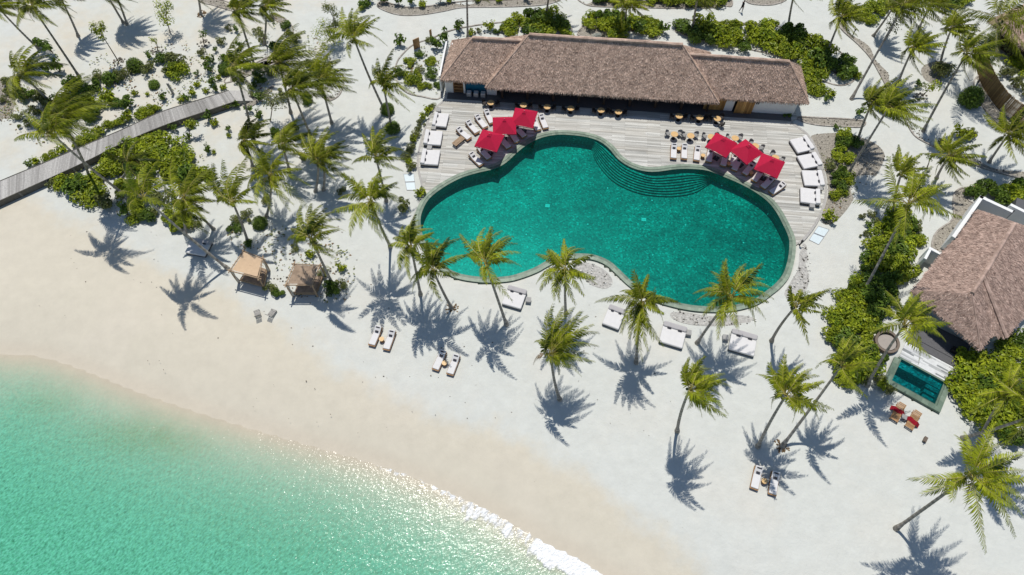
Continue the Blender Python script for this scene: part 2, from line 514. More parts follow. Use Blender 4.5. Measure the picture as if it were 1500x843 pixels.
# ------------------------------------------------------------------ mesh building
class MB:
    def __init__(self):
        self.v, self.f, self.m, self.t = [], [], [], []

    def face(self, pts, mi=0, tone=0.5):
        i = len(self.v)
        self.v.extend([tuple(p) for p in pts])
        self.f.append(tuple(range(i, i + len(pts))))
        self.m.append(mi)
        self.t.append(tone)

    def box(self, c, s, rz=0.0, mi=0, tone=0.5, rot=None, taper=1.0):
        x, y, z = s[0] / 2, s[1] / 2, s[2] / 2
        k = taper
        P = [Vector(q) for q in ((-x, -y, -z), (x, -y, -z), (x, y, -z), (-x, y, -z), (-x * k, -y * k, z), (x * k, -y * k, z), (x * k, y * k, z), (-x * k, y * k, z))]
        rm = rot if rot is not None else Matrix.Rotation(rz, 3, 'Z')
        c = Vector(c)
        i = len(self.v)
        self.v.extend([tuple(rm @ p + c) for p in P])
        for q in ((3, 2, 1, 0), (4, 5, 6, 7), (0, 1, 5, 4), (1, 2, 6, 5), (2, 3, 7, 6), (3, 0, 4, 7)):
            self.f.append(tuple(i + a for a in q))
            self.m.append(mi)
            self.t.append(tone)

    def pad(self, c, s, rz=0.0, mi=0, tone=0.5, r=0.06, rot=None):
        """soft cushion: box with a rounded top edge"""
        x, y, z = s[0] / 2, s[1] / 2, s[2] / 2
        rm = rot if rot is not None else Matrix.Rotation(rz, 3, 'Z')
        c = Vector(c)
        r = min(r, z * 0.95, x * .8, y * .8)
        lv = [(-z, 0.5 * r), (-z + 0.6 * r, 0), (z - r, 0), (z - 0.3 * r, 0.3 * r), (z, r)]
        rings = []
        for zz, ins in lv:
            ring = []
            a, b = x - ins, y - ins
            k = min(r, a * .5, b * .5)
            for px, py in ((-a + k, -b), (a - k, -b), (a, -b + k), (a, b - k), (a - k, b), (-a + k, b), (-a, b - k), (-a, -b + k)):
                ring.append(len(self.v))
                self.v.append(tuple(rm @ Vector((px, py, zz)) + c))
            rings.append(ring)
        for a, b in zip(rings, rings[1:]):
            for j in range(8):
                self.f.append((a[j], a[(j + 1) % 8], b[(j + 1) % 8], b[j]))
                self.m.append(mi)
                self.t.append(tone)
        self.f.append(tuple(rings[-1]))
        self.f.append(tuple(reversed(rings[0])))
        self.m += [mi, mi]
        self.t += [tone, tone]

    def tube(self, pts, rad, n=6, mi=0, tone=0.5, cap=True, tones=None):
        pts = [Vector(p) for p in pts]
        if not isinstance(rad, (list, tuple)):
            rad = [rad] * len(pts)
        rings = []
        ref = Vector((0.37, 0.91, 0.13))
        for k, p in enumerate(pts):
            t = (pts[min(k + 1, len(pts) - 1)] - pts[max(k - 1, 0)])
            t = t.normalized() if t.length > 1e-9 else Vector((0, 0, 1))
            a = t.cross(ref)
            if a.length < 0.05:
                a = t.cross(Vector((1, 0, 0)))
            a.normalize()
            b = t.cross(a)
            ring = []
            for j in range(n):
                th = 2 * math.pi * j / n
                ring.append(len(self.v))
                self.v.append(tuple(p + (a * math.cos(th) + b * math.sin(th)) * rad[k]))
            rings.append(ring)
        for k, (a, b) in enumerate(zip(rings, rings[1:])):
            for j in range(n):
                self.f.append((a[j], a[(j + 1) % n], b[(j + 1) % n], b[j]))
                self.m.append(mi)
                self.t.append(tones[k] if tones else tone)
        if cap and n > 2:
            self.f.append(tuple(reversed(rings[0])))
            self.f.append(tuple(rings[-1]))
            self.m += [mi, mi]
            self.t += [tone, tone]

    def disc(self, c, r, h, n=20, mi=0, tone=0.5, r2=None):
        c = Vector(c)
        r2 = r if r2 is None else r2
        i = len(self.v)
        for zz, rr in ((0, r), (h, r2)):
            for j in range(n):
                th = 2 * math.pi * j / n
                self.v.append((c.x + rr * math.cos(th), c.y + rr * math.sin(th), c.z + zz))
        for j in range(n):
            self.f.append((i + j, i + (j + 1) % n, i + n + (j + 1) % n, i + n + j))
        self.f.append(tuple(i + n + j for j in range(n)))
        self.f.append(tuple(i + n - 1 - j for j in range(n)))
        self.m += [mi] * (n + 2)
        self.t += [tone] * (n + 2)

    def poly(self, pts, z0=None, z1=None, mi=0, tone=0.5):
        """a flat polygon, tessellated; with z0 below, skirts go down to it"""
        P = [Vector((p[0], p[1], z1 if z1 is not None else p[2])) for p in pts]
        tris = tessellate_polygon([P])
        i = len(self.v)
        self.v.extend([tuple(p) for p in P])
        for t in tris:
            a, b, c = (P[k] for k in t)
            if (b - a).cross(c - a).z < 0:
                t = (t[0], t[2], t[1])
            self.f.append(tuple(i + k for k in t))
            self.m.append(mi)
            self.t.append(tone)
        if z0 is not None:
            n = len(P)
            j = len(self.v)
            self.v.extend([(p.x, p.y, z0) for p in P])
            for k in range(n):
                q = (k + 1) % n
                self.f.append((i + k, i + q, j + q, j + k))
                self.m.append(mi)
                self.t.append(tone)

    def build(self, name, mats, parent=None, smooth=False, loc=None):
        me = bpy.data.meshes.new(name)
        v = self.v
        if loc is not None:
            v = [(a - loc[0], b - loc[1], c - loc[2]) for a, b, c in v]
        me.from_pydata(v, [], self.f)
        if isinstance(mats, str):
            mats = [mats]
        for mn in mats:
            me.materials.append(M[mn])
        me.polygons.foreach_set('material_index', self.m)
        at = me.attributes.new('tone', 'FLOAT', 'FACE')
        at.data.foreach_set('value', self.t)
        if smooth:
            me.polygons.foreach_set('use_smooth', [True] * len(self.f))
        me.update()
        o = bpy.data.objects.new(name, me)
        COL.objects.link(o)
        if parent is not None:
            o.parent = parent
        if loc is not None:
            o.location = loc
        return o


def tag(o, label=None, cat=None, group=None, kind=None):
    if label:
        o['label'] = label
    if cat:
        o['category'] = cat
    if group:
        o['group'] = group
    if kind:
        o['kind'] = kind
    return o


def thing(name, label, cat, loc=(0, 0, 0), rz=0.0, group=None):
    o = bpy.data.objects.new(name, None)
    o.empty_display_size = 0.3
    COL.objects.link(o)
    o.location = loc
    o.rotation_euler = (0, 0, rz)
    return tag(o, label, cat, group)


def copy_tree(o, parent=None):
    c = o.copy()
    COL.objects.link(c)
    if parent is not None:
        c.parent = parent
    for ch in list(o.children):
        copy_tree(ch, c)
    return c


FIRST = {}


def place(key, maker, label, cat, loc, rz, group=None, scale=None):
    """first use builds the prototype itself, later uses copy it and its parts"""
    if key not in FIRST:
        o = maker()
        FIRST[key] = o
    else:
        o = copy_tree(FIRST[key])
    o.location = loc
    o.rotation_euler = (0, 0, rz)
    o.scale = scale or (1, 1, 1)
    return tag(o, label, cat, group)


def smooth_line(pts, n_per=5, closed=True):
    P = [Vector(p) for p in pts]
    n = len(P)
    out = []
    rng = range(n) if closed else range(n - 1)
    for i in rng:
        if closed:
            p0, p1, p2, p3 = P[i - 1], P[i], P[(i + 1) % n], P[(i + 2) % n]
        else:
            p0, p1, p2, p3 = P[max(i - 1, 0)], P[i], P[i + 1], P[min(i + 2, n - 1)]
        for k in range(n_per):
            t = k / n_per
            out.append(0.5 * ((2 * p1) + (p2 - p0) * t + (2 * p0 - 5 * p1 + 4 * p2 - p3) * t * t + (3 * p1 - p0 - 3 * p2 + p3) * t ** 3))
    if not closed:
        out.append(P[-1])
    return out


def area2(P):
    return sum(P[i - 1].x * P[i].y - P[i].x * P[i - 1].y for i in range(len(P)))


def offset(P, d):
    """inward offset of a closed ring"""
    s = 1 if area2(P) > 0 else -1
    out = []
    n = len(P)
    for i in range(n):
        t = (P[(i + 1) % n] - P[i - 1])
        t = Vector((t.x, t.y, 0)).normalized()
        out.append(P[i] + Vector((-t.y, t.x, 0)) * (d * s))
    return out


def ribbon(mb, pts, width, z0, z1, mi=0, seg_tone=None, rng=None):
    """a raised strip (kerb) along an open line"""
    P = [Vector((p[0], p[1], 0)) for p in pts]
    n = len(P)
    row = []
    for i in range(n):
        t = (P[min(i + 1, n - 1)] - P[max(i - 1, 0)]).normalized()
        s = Vector((-t.y, t.x, 0)) * width / 2
        row.append((P[i] + s, P[i] - s))
    for a, b in zip(row, row[1:]):
        tn = 0.5 if rng is None else rng.random()
        up = Vector((0, 0, 1))
        mb.face([a[1] + up * z1, b[1] + up * z1, b[0] + up * z1, a[0] + up * z1], mi, tn)
        mb.face([a[0] + up * z1, b[0] + up * z1, b[0] + up * z0, a[0] + up * z0], mi, tn)
        mb.face([b[1] + up * z1, a[1] + up * z1, a[1] + up * z0, b[1] + up * z0], mi, tn)
    for a in (row[0], row[-1]):
        mb.face([a[0] + up * z1, a[1] + up * z1, a[1] + up * z0, a[0] + up * z0], mi)


def inside(X, Y, poly):
    px = np.array([p[0] for p in poly])
    py = np.array([p[1] for p in poly])
    r = np.zeros(X.shape, bool)
    j = len(px) - 1
    for i in range(len(px)):
        c = ((py[i] > Y) != (py[j] > Y)) & (X < (px[j] - px[i]) * (Y - py[i]) / (py[j] - py[i] + 1e-12) + px[i])
        r ^= c
        j = i
    return r


def line_dist(X, Y, pts):
    """signed distance to an open line; positive on its left-hand side walking along it"""
    best = np.full(X.shape, 1e9)
    sign = np.ones(X.shape)
    for a, b in zip(pts, pts[1:]):
        dx, dy = b[0] - a[0], b[1] - a[1]
        t = np.clip(((X - a[0]) * dx + (Y - a[1]) * dy) / (dx * dx + dy * dy), 0, 1)
        d = np.hypot(X - a[0] - t * dx, Y - a[1] - t * dy)
        cr = dx * (Y - a[1]) - dy * (X - a[0])
        k = d < best
        best = np.where(k, d, best)
        sign = np.where(k, np.where(cr >= 0, 1.0, -1.0), sign)
    return best * sign


# ------------------------------------------------------------------ the ground, the beach, the sea
SEA_Z = -0.8
shore_px = [(0, 517), (60, 522), (120, 540), (200, 572), (300, 606), (400, 636), (500, 664), (580, 688), (640, 712), (720, 748), (800, 794), (850, 818), (890, 843)]
shore = [G(x, y, SEA_Z) for x, y in shore_px]
d1 = (shore[-1] - shore[-3]).normalized()
shore = [shore[0] + Vector((-40, 4, 0)), shore[0] + Vector((-20, 2.5, 0))] + shore + [shore[-1] + d1 * 12, shore[-1] + d1 * 30 + Vector((4, -6, 0))]
shore = smooth_line(shore, 4, False)
shore = [Vector((-3200, 160, 0)), Vector((-400, 60, 0))] + shore + [Vector((120, -160, 0)), Vector((900, -3200, 0))]
SEA_POLY = shore + [Vector((-3200, -3200, 0))]
beach_px = [(0, 285), (120, 330), (240, 400), (330, 440), (420, 490), (500, 545), (560, 580), (640, 612), (720, 632), (800, 668), (880, 730), (960, 780), (1020, 843)]
beach_l = [Vector((-400, 110, 0))] + [G(x, y) for x, y in beach_px] + [Vector((60, -60, 0))]


def axis(lo, hi, step, far):
    a = list(np.arange(lo, hi + 1e-6, step))
    s = step
    x = hi
    up_, dn = [], []
    while x < far:
        s *= 1.5
        x += s
        up_.append(x)
    s = step
    x = lo
    while x > -far:
        s *= 1.5
        x -= s
        dn.append(x)
    return np.array(dn[::-1] + a + up_)


pool_px = [(607, 321), (611, 305), (620, 289), (633, 277), (651, 265), (673, 254), (696, 247), (721, 241), (736, 233), (749, 221), (764, 209), (784, 198), (807, 192), (829, 191), (858, 194),
           (881, 201), (898, 213), (912, 229), (930, 240), (955, 245), (990, 241), (1018, 241), (1040, 244), (1061, 252), (1087, 263), (1111, 276), (1131, 291), (1145, 308), (1157, 330), (1164, 346), (1166, 359),
           (1164, 381), (1157, 404), (1146, 419), (1132, 431), (1112, 445), (1088, 453), (1062, 457), (1035, 457), (1012, 455), (987, 450), (963, 443), (943, 434), (920, 418), (900, 399), (887, 388), (870, 381), (853, 379), (832, 380),
           (809, 387), (787, 399), (760, 409), (740, 413), (710, 414), (677, 410), (655, 402), (641, 392), (628, 379), (617, 362), (609, 342)]
POOL_O = smooth_line([G(x, y, 0.2) for x, y in pool_px], 4)
POOL_I = offset(POOL_O, 0.66)
POOL_HOLE = offset(POOL_O, 0.35)
V_ANG = math.atan2(-3.07, 4.35)
vu = Vector((math.cos(V_ANG), math.sin(V_ANG), 0))
vv = Vector((-vu.y, vu.x, 0))
PL0 = G(1293, 560, 0.1)           # lower-left outer corner of the plunge pool


def VP(a, b, z=0.0):
    p = PL0 + vu * a + vv * b
    return Vector((p.x, p.y, z))


PLUNGE_HOLE = [VP(0.4, 0.4), VP(4.9, 0.4), VP(4.9, 3.2), VP(0.4, 3.2)]


def make_grid(xs, ys):
    X, Y = np.meshgrid(xs, ys)
    return X, Y


def grid_mesh(name, X, Y, Z, keep=None):
    ny, nx = X.shape
    v = np.stack([X, Y, Z], -1).reshape(-1, 3)
    idx = np.arange(nx * ny).reshape(ny, nx)
    q = np.stack([idx[:-1, :-1], idx[:-1, 1:], idx[1:, 1:], idx[1:, :-1]], -1).reshape(-1, 4)
    if keep is not None:
        q = q[keep.reshape(-1)[q].any(axis=1)]
    me = bpy.data.meshes.new(name)
    me.from_pydata(v.tolist(), [], q.tolist())
    me.polygons.foreach_set('use_smooth', [True] * len(me.polygons))
    o = bpy.data.objects.new(name, me)
    COL.objects.link(o)
    return o, me


def attr(me, name, arr, kind='FLOAT'):
    a = me.attributes.new(name, kind, 'POINT')
    if kind == 'FLOAT':
        a.data.foreach_set('value', arr.reshape(-1).astype(np.float32))
    else:
        a.data.foreach_set('color', arr.reshape(-1).astype(np.float32))


def sstep(x, a, b):
    t = np.clip((x - a) / (b - a), 0, 1)
    return t * t * (3 - 2 * t)


xs = axis(-80, 80, 0.5, 2600)
ys = axis(-8, 96, 0.5, 2600)
X, Y = make_grid(xs, ys)
D = np.where(inside(X, Y, SEA_POLY), -1.0, 1.0) * np.abs(line_dist(X, Y, shore))
rs = np.random.RandomState(4)


def depth_of(D):
    dd = np.maximum(-D, 0)
    return 2.0 * (1 - np.exp(-(dd / 14.0) ** 1.3)) + np.maximum(dd - 30, 0) * 0.03


Z = np.where(D > 0, SEA_Z * np.clip(1 - D / 7.0, 0, 1) ** 1.6, SEA_Z - depth_of(D))
Z = np.where((D > 8), 0.02 * np.sin(X * 0.41 + 1) * np.sin(Y * 0.37), Z)
Z = np.maximum(Z, -12)
hole = inside(X, Y, POOL_HOLE) | inside(X, Y, PLUNGE_HOLE)
Z = np.where(hole, -2.2, Z)
flat = inside(X, Y, offset(POOL_O, -1.2))
Z = np.where(flat & ~hole, np.minimum(Z, 0.0), Z)
ground, me = grid_mesh('ground', X, Y, Z)
BD = line_dist(X, Y, beach_l)
attr(me, 'beach', np.maximum(sstep(-BD, -6, 5), 0.46 * sstep(-X, 4, 34) * sstep(Y, 40, 52)))
attr(me, 'wet', np.maximum(sstep(-D, -1.7, -0.3) * (1 - sstep(-D, 0.6, 2.5)), 0))
weed = np.zeros_like(X)
for wx, wy, wr, wa in ((70, 595, 3.0, .9), (150, 640, 3.2, .8), (215, 642, 3.4, 1.3), (270, 655, 3.0, .8), (440, 800, 4, .5), (330, 760, 4, .4), (30, 745, 4, .5)):
    q = G(wx, wy, -1.6)
    weed += wa * np.exp(-((X - q.x) ** 2 + ((Y - q.y) * 1.9) ** 2) / wr ** 2)
attr(me, 'weed', np.clip(weed * .42, 0, .6))
attr(me, 'debris', np.clip(sstep(-BD, -10, -1) * (1 - sstep(-BD, 2, 7)) + sstep(Y, 55, 72) * 0.35, 0, 1))
me.materials.append(M['sand'])
tag(ground, 'white coral sand ground sloping to the beach', kind='structure')

xs = axis(-62, 22, 0.4, 2600)
ys = axis(-8, 34, 0.4, 2600)
X, Y = make_grid(xs, ys)
D = np.where(inside(X, Y, SEA_POLY), -1.0, 1.0) * np.abs(line_dist(X, Y, shore))
dep = depth_of(D)
rip = (rs.rand(*X.shape) - 0.5)
Zs = np.full(X.shape, SEA_Z)
sea, me = grid_mesh('sea', X, Y, Zs, keep=(D < 0.25))
k = np.array([0.74, 0.075, 0.20])
tint = np.exp(-k[None, None, :] * dep[..., None])
attr(me, 'tint', np.concatenate([tint, np.ones(tint.shape[:2] + (1,))], -1), 'FLOAT_COLOR')
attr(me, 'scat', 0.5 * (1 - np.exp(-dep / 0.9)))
# surf: two bands that widen towards the lower right of the bay
px_along = X + 0.0
strength = sstep(X, -9, 0) * (0.72 + 0.28 * np.cos((X + 4.5) * 0.62)) * (0.8 + 0.3 * sstep(X, -2, 4))
wob = 0.5 * np.sin(X * 1.3 + Y * 0.6) + 0.35 * np.sin(X * 2.9 - Y * 1.7 + 1)
b1 = np.exp(-((D + 0.65 + 0.35 * wob) / 1.05) ** 2) * strength * 1.6
b2 = np.exp(-((D + 3.0 + 0.5 * wob) / 0.5) ** 2) * sstep(X, -6, 4) * 0.42
b3 = np.exp(-((D + 0.12 + 0.14 * wob) / 0.34) ** 2) * sstep(X, -26, -6) * 0.74
attr(me, 'foam', np.clip(np.maximum(np.maximum(b1, b2), b3), 0, 1.2))
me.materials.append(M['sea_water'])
tag(sea, 'turquoise shallow sea with sun glitter and a surf edge', kind='structure')

# a few dark coral rocks on the sea bed
rr = random.Random(3)
for i, (x, y, s, lb) in enumerate([(147, 788, .38, 'dark coral rock under the turquoise water, nearest the bottom edge'), (143, 727, .28, 'small dark coral rock under water, left of the surf'),
                                   (172, 773, .30, 'dark coral rock under water, rightmost of the three')]):
    p = G(x, y, -2.0)
    bm = bmesh.new()
    bmesh.ops.create_icosphere(bm, subdivisions=2, radius=s)
    for v in bm.verts:
        v.co *= 0.75 + 0.5 * rr.random()
        v.co.z *= 0.6
    me = bpy.data.meshes.new('coral_rock')
    bm.to_mesh(me)
    bm.free()
    me.materials.append(M['coral_rock'])
    o = bpy.data.objects.new('coral_rock', me)
    COL.objects.link(o)
    o.location = (p.x, p.y, -2.35)
    tag(o, lb, 'rock', 'coral rocks under the sea')

# ------------------------------------------------------------------ beds of rubble with stone kerbs
rk = random.Random(11)


def bed(px, name='gravel_bed', kerb=True, z=0.012, stones=2.2, fill=True, m='gravel'):
    P = smooth_line([G(x, y) for x, y in px], 4)
    mb = MB()
    if fill:
        mb.poly(P, None, z, tone=0.55)
    xs_ = [p.x for p in P]
    ys_ = [p.y for p in P]
    A = abs(area2(P)) / 2
    n = int(A * stones)
    for _ in range(n * 3):
        if n <= 0:
            break
        q = (rk.uniform(min(xs_), max(xs_)), rk.uniform(min(ys_), max(ys_)))
        if not inside(np.array([q[0]]), np.array([q[1]]), P)[0]:
            continue
        n -= 1
        s = rk.uniform(0.06, 0.2)
        mb.box((q[0], q[1], z + s * 0.2), (s * rk.uniform(.8, 1.5), s, s * 0.7), rk.uniform(0, 6), tone=rk.choice((0.0, 0.15, 0.6, 0.9, 1.0)), taper=0.6)
    o = mb.build(name, [m])
    tag(o, kind='structure')
    if kerb:
        mk = MB()
        ribbon(mk, P + [P[0]], 0.16, -0.05, 0.10, rng=rk)
        tag(mk.build('kerb', ['stone_kerb']), kind='structure')
    return P


bed([(553, 10), (571, 19), (591, 23), (619, 22), (650, 17), (676, 12), (720, 11), (760, 10), (800, 7), (822, -1), (800, -6), (750, 0), (700, 1), (650, 6), (610, 12), (580, 8), (560, 2)])
bed([(846, -2), (855, 6), (870, 10), (910, 11), (950, 12), (1000, 13), (1045, 12), (1060, 9), (1071, 10), (1072, 1), (1060, -8), (950, -8), (860, -8)])
bed([(1091, -1), (1100, 6), (1125, 8), (1142, 5), (1152, -1), (1140, -8), (1100, -8)])
bed([(1030, 60), (998, 50), (989, 45), (998, 30), (1030, 32), (1075, 34), (1125, 37), (1162, 45), (1195, 55), (1222, 70), (1240, 86), (1252, 103), (1250, 119), (1232, 126), (1210, 121), (1190, 110), (1172, 95), (1120, 78)], stones=1.2, fill=False)
bed([(849, 53), (851, 42), (862, 26), (880, 27), (925, 29), (962, 34), (966, 46), (958, 58), (900, 60)], stones=1.0)
bed([(645, 144), (618, 142), (598, 137), (584, 125), (579, 105), (582, 91), (590, 80), (606, 66), (634, 56), (652, 48), (673, 42), (702, 37), (740, 33), (790, 30), (830, 36), (832, 50), (760, 56), (690, 60), (655, 75), (645, 110)], stones=0.8, fill=False)
bed([(1168, 172), (1200, 173), (1240, 175), (1266, 178), (1262, 186), (1235, 186), (1200, 184), (1176, 179)], stones=5)
bed([(1187, 202), (1205, 196), (1237, 196), (1262, 202), (1284, 212), (1296, 228), (1288, 250), (1275, 269), (1256, 283), (1247, 298), (1236, 313), (1220, 328), (1206, 328), (1204, 316), (1210, 298), (1213, 280), (1210, 255), (1201, 227)], kerb=False, stones=2.5)
bed([(1177, 357), (1185, 366), (1189, 377), (1186, 397), (1184, 417), (1178, 428), (1158, 438), (1149, 430), (1160, 410), (1169, 394), (1171, 372)], kerb=False, stones=7, m='pale_gravel')
bed([(847, 385), (867, 387), (887, 397), (897, 411), (893, 421), (882, 423), (865, 417), (855, 406), (840, 394)], kerb=False, stones=8, m='pale_gravel')
bed([(982, 459), (1000, 457), (1037, 463), (1065, 462), (1092, 463), (1110, 470), (1088, 476), (1037, 478), (1007, 475), (987, 468)], kerb=False, stones=7, m='pale_gravel')
bed([(1420, 275), (1406, 277), (1398, 284), (1396, 300), (1397, 316), (1391, 326), (1375, 337), (1367, 349), (1366, 366), (1384, 366), (1395, 352), (1412, 328), (1428, 302), (1418, 293), (1426, 281)], stones=5)
for pts in ([(1227, 27), (1232, 43), (1257, 66), (1275, 86), (1288, 108), (1298, 127), (1310, 150), (1325, 176), (1338, 198), (1356, 210), (1382, 222), (1412, 236), (1450, 250), (1500, 263), (1540, 268)],):
    P = smooth_line([G(x, y) for x, y in pts], 5, False)
    mk = MB()
    ribbon(mk, P, 0.16, -0.05, 0.14, rng=rk)
    tag(mk.build('kerb', ['stone_kerb']), kind='structure')
    Q = []
    for i, p in enumerate(P):
        t = (P[min(i + 1, len(P) - 1)] - P[max(i - 1, 0)]).normalized()
        Q.append(p + Vector((-t.y, t.x, 0)) * (0.8 + 0.3 * math.sin(i * .7)))
    mb = MB()
    for i in range(len(P) - 1):
        mb.face([P[i] + Vector((0, 0, .012)), P[i + 1] + Vector((0, 0, .012)), Q[i + 1] + Vector((0, 0, .012)), Q[i] + Vector((0, 0, .012))], tone=rk.uniform(.45, .7))
        for _ in range(3):
            t = rk.random()
            q = P[i].lerp(Q[i], t)
            s = rk.uniform(.08, .22)
            mb.box((q.x, q.y, .03), (s, s * .8, s * .6), rk.uniform(0, 6), tone=rk.choice((0, .2, .8, 1)), taper=.6)
    tag(mb.build('gravel_strip', ['gravel']), kind='structure')
bed([(474, 122), (488, 112), (502, 110), (503, 124), (497, 140), (483, 148), (475, 140)], stones=5)
bed([(375, 107), (392, 104), (408, 99), (402, 92), (388, 90), (372, 98)], stones=4)
bed([(330, 122), (352, 116), (380, 104), (420, 84), (412, 76), (385, 88), (356, 102), (334, 112)], stones=4)
bed([(352, 150), (368, 142), (388, 134), (400, 126), (396, 134), (380, 148), (364, 158)], stones=4)
bed([(294, 3), (312, 8), (328, 13), (345, 17), (350, 10), (335, 4), (310, -3)], stones=3)
bed([(400, 20), (415, 26), (426, 36), (430, 48), (421, 47), (411, 34), (398, 27)], stones=3)
bed([(-5, 118), (10, 122), (22, 140), (20, 160), (14, 176), (-6, 178)], stones=5, kerb=False)
bed([(400, 395), (440, 372), (480, 378), (510, 398), (518, 425), (505, 442), (480, 436), (440, 440), (408, 432)], stones=1.6, kerb=False, fill=False)
bed([(1350, 100), (1372, 90), (1395, 96), (1398, 112), (1380, 124), (1356, 118)], kerb=False, stones=2)
bed([(1436, 112), (1447, 142), (1470, 170), (1500, 184), (1500, 196), (1466, 184), (1440, 158), (1426, 124)], stones=4)

# ------------------------------------------------------------------ the deck
bA = G(653, 136, .15)
bB = G(1163, 169, .15)
bu = (bB - bA).normalized()
bv = Vector((-bu.y, bu.x, 0))
B_ANG = math.atan2(bu.y, bu.x)


def BP(a, b, z=0.0):
    p = bA + bu * a + bv * b
    return Vector((p.x, p.y, z))


deck_material('deck_boards', -B_ANG, (0.33, 0.325, 0.295), (0.655, 0.655, 0.61), (0.43, 0.40, 0.34))
topedge = [p for p in POOL_O]
iL = min(range(len(POOL_O)), key=lambda i: (POOL_O[i] - G(612, 302, .2)).length)
iR = min(range(len(POOL_O)), key=lambda i: (POOL_O[i] - G(1166, 359, .2)).length)
edge = POOL_O[iL:iR + 1] if iL < iR else POOL_O[iL:] + POOL_O[:iR + 1]
right_px = [(1170, 357), (1178, 350), (1190, 335), (1200, 318), (1207, 300), (1210, 280), (1207, 255), (1200, 230), (1189, 206), (1177, 192), (1158, 180)]
left_px = [(652, 146), (638, 159), (627, 177), (619, 200), (613, 224), (612, 243), (616, 262), (620, 280)]
right_w = smooth_line([G(x, y, .15) for x, y in right_px], 3, False)
left_w = smooth_line([G(x, y, .15) for x, y in left_px], 3, False)
deck_poly = edge + right_w + [BP(41.9, -.5, .15), BP(41.9, 5.2, .15), BP(-.1, 5.8, .15), BP(-.1, -.4, .15)] + left_w
mb = MB()
mb.poly(deck_poly, -0.05, 0.15)
deck = mb.build('pool_deck', ['deck_boards'])
tag(deck, 'weathered grey timber deck around the upper side of the pool', kind='structure')
mk = MB()
ribbon(mk, right_w, 0.28, -0.05, 0.17, rng=None)
ribbon(mk, left_w, 0.22, -0.05, 0.17, rng=None)
tag(mk.build('deck_kerb', ['grey_wood']), kind='structure')

# ------------------------------------------------------------------ the big pool
pool = thing('swimming_pool', 'large kidney-shaped green swimming pool with pale stone rim in front of the deck', 'swimming pool', tuple(G(880, 330)))
PO = tuple(pool.location)
mb = MB()
n = len(POOL_O)
rc = random.Random(5)
for i in range(n):
    j = (i + 1) % n
    a, b, c, d = POOL_O[i], POOL_O[j], POOL_I[j], POOL_I[i]
    z = Vector((0, 0, 1))

    def at(p, h):
        return Vector((p.x, p.y, h))
    m1, m2 = a.lerp(d, .55), b.lerp(c, .55)
    mb.face([at(a, .2), at(b, .2), at(m2, .2), at(m1, .2)], 0, rc.uniform(.55, 1))
    mb.face([at(m1, .2), at(m2, .2), at(m2, .155), at(m1, .155)], 0, .1)
    mb.face([at(m1, .155), at(m2, .155), at(c, .155), at(d, .155)], 0, rc.uniform(.1, .6))
    mb.face([at(b, .2), at(a, .2), at(a, -.3), at(b, -.3)], 0, .35)
mb.build('coping', ['pool_stone'], pool, loc=None).location = (0, 0, 0)
for ch in pool.children:
    ch.matrix_parent_inverse = Matrix.Translation(pool.location).inverted()


def child(mb, name, mats, par, **kw):
    """a part built in world coordinates and handed to a thing that stands elsewhere"""
    o = mb.build(name, mats, None, **kw)
    mw = Matrix.Translation(par.location) @ Matrix.Rotation(par.rotation_euler.z, 4, 'Z')
    me = o.data
    me.transform(mw.inverted())
    o.parent = par
    return o


mb = MB()
for i in range(n):
    j = (i + 1) % n
    c, d = POOL_I[j], POOL_I[i]
    mb.face([at(d, .155), at(c, .155), at(c, -1.3), at(d, -1.3)])
child(mb, 'basin_wall', ['pool_tile'], pool)
mb = MB()
mb.poly(offset(POOL_O, .6), None, -1.3)
child(mb, 'basin_floor', ['pool_tile'], pool)
mb = MB()
mb.poly(offset(POOL_O, .64), None, 0.09)
child(mb, 'water', ['pool_water'], pool)
# crescent of eight submerged steps below the bulge of the deck
mat('step_edge', (0.008, 0.085, 0.068), rough=.4)
cin = smooth_line([G(x, y, .2) for x, y in [(868, 203), (884, 213), (898, 226), (914, 240), (934, 250), (957, 256), (985, 254), (1012, 252), (1040, 256)]], 5, False)
cout = smooth_line([G(x, y, -.5) for x, y in [(866, 208), (872, 226), (885, 246), (905, 264), (935, 277), (965, 282), (995, 282), (1022, 276), (1044, 262)]], 5, False)
for s in range(8):
    t0, t1 = s / 8, (s + 1) / 8
    z = -0.10 - 0.148 * s
    mb = MB()
    for i in range(len(cin) - 1):
        a, b = cin[i].lerp(cout[i], t0 - .02), cin[i + 1].lerp(cout[i + 1], t0 - .02)
        c, d = cin[i + 1].lerp(cout[i + 1], t1), cin[i].lerp(cout[i], t1)
        e, f = cin[i + 1].lerp(cout[i + 1], t1 - .02), cin[i].lerp(cout[i], t1 - .02)
        mb.face([at(a, z), at(b, z), at(e, z), at(f, z)], 0)
        mb.face([at(f, z), at(e, z), at(c, z), at(d, z)], 1)
        zb = z - .148 if s < 7 else -1.29
        mb.face([at(d, z), at(c, z), at(c, zb), at(d, zb)], 0)
    child(mb, 'step', ['pool_tile', 'step_edge'], pool)
for (x, y) in ((802, 302), (943, 322)):
    p = G(x, y, -1.3)
    mb = MB()
    mb.box((p.x, p.y, -1.28), (.5, .42, .03), -.1)
    mb.box((p.x, p.y, -1.262), (.38, .05, .012), -.1, tone=0)
    child(mb, 'drain_grate', ['drain_white'], pool)
rl = random.Random(9)
for (x, y) in ((774, 277), (829, 239), (890, 276), (955, 294), (1004, 330), (861, 329), (771, 344), (956, 374), (1089, 356), (1047, 301), (723, 325), (680, 300), (700, 330)):
    p = G(x, y, -1.3)
    mb = MB()
    mb.disc((p.x, p.y, -1.297), .09, .03, 8)
    child(mb, 'floor_inlet', ['drain_white'], pool)


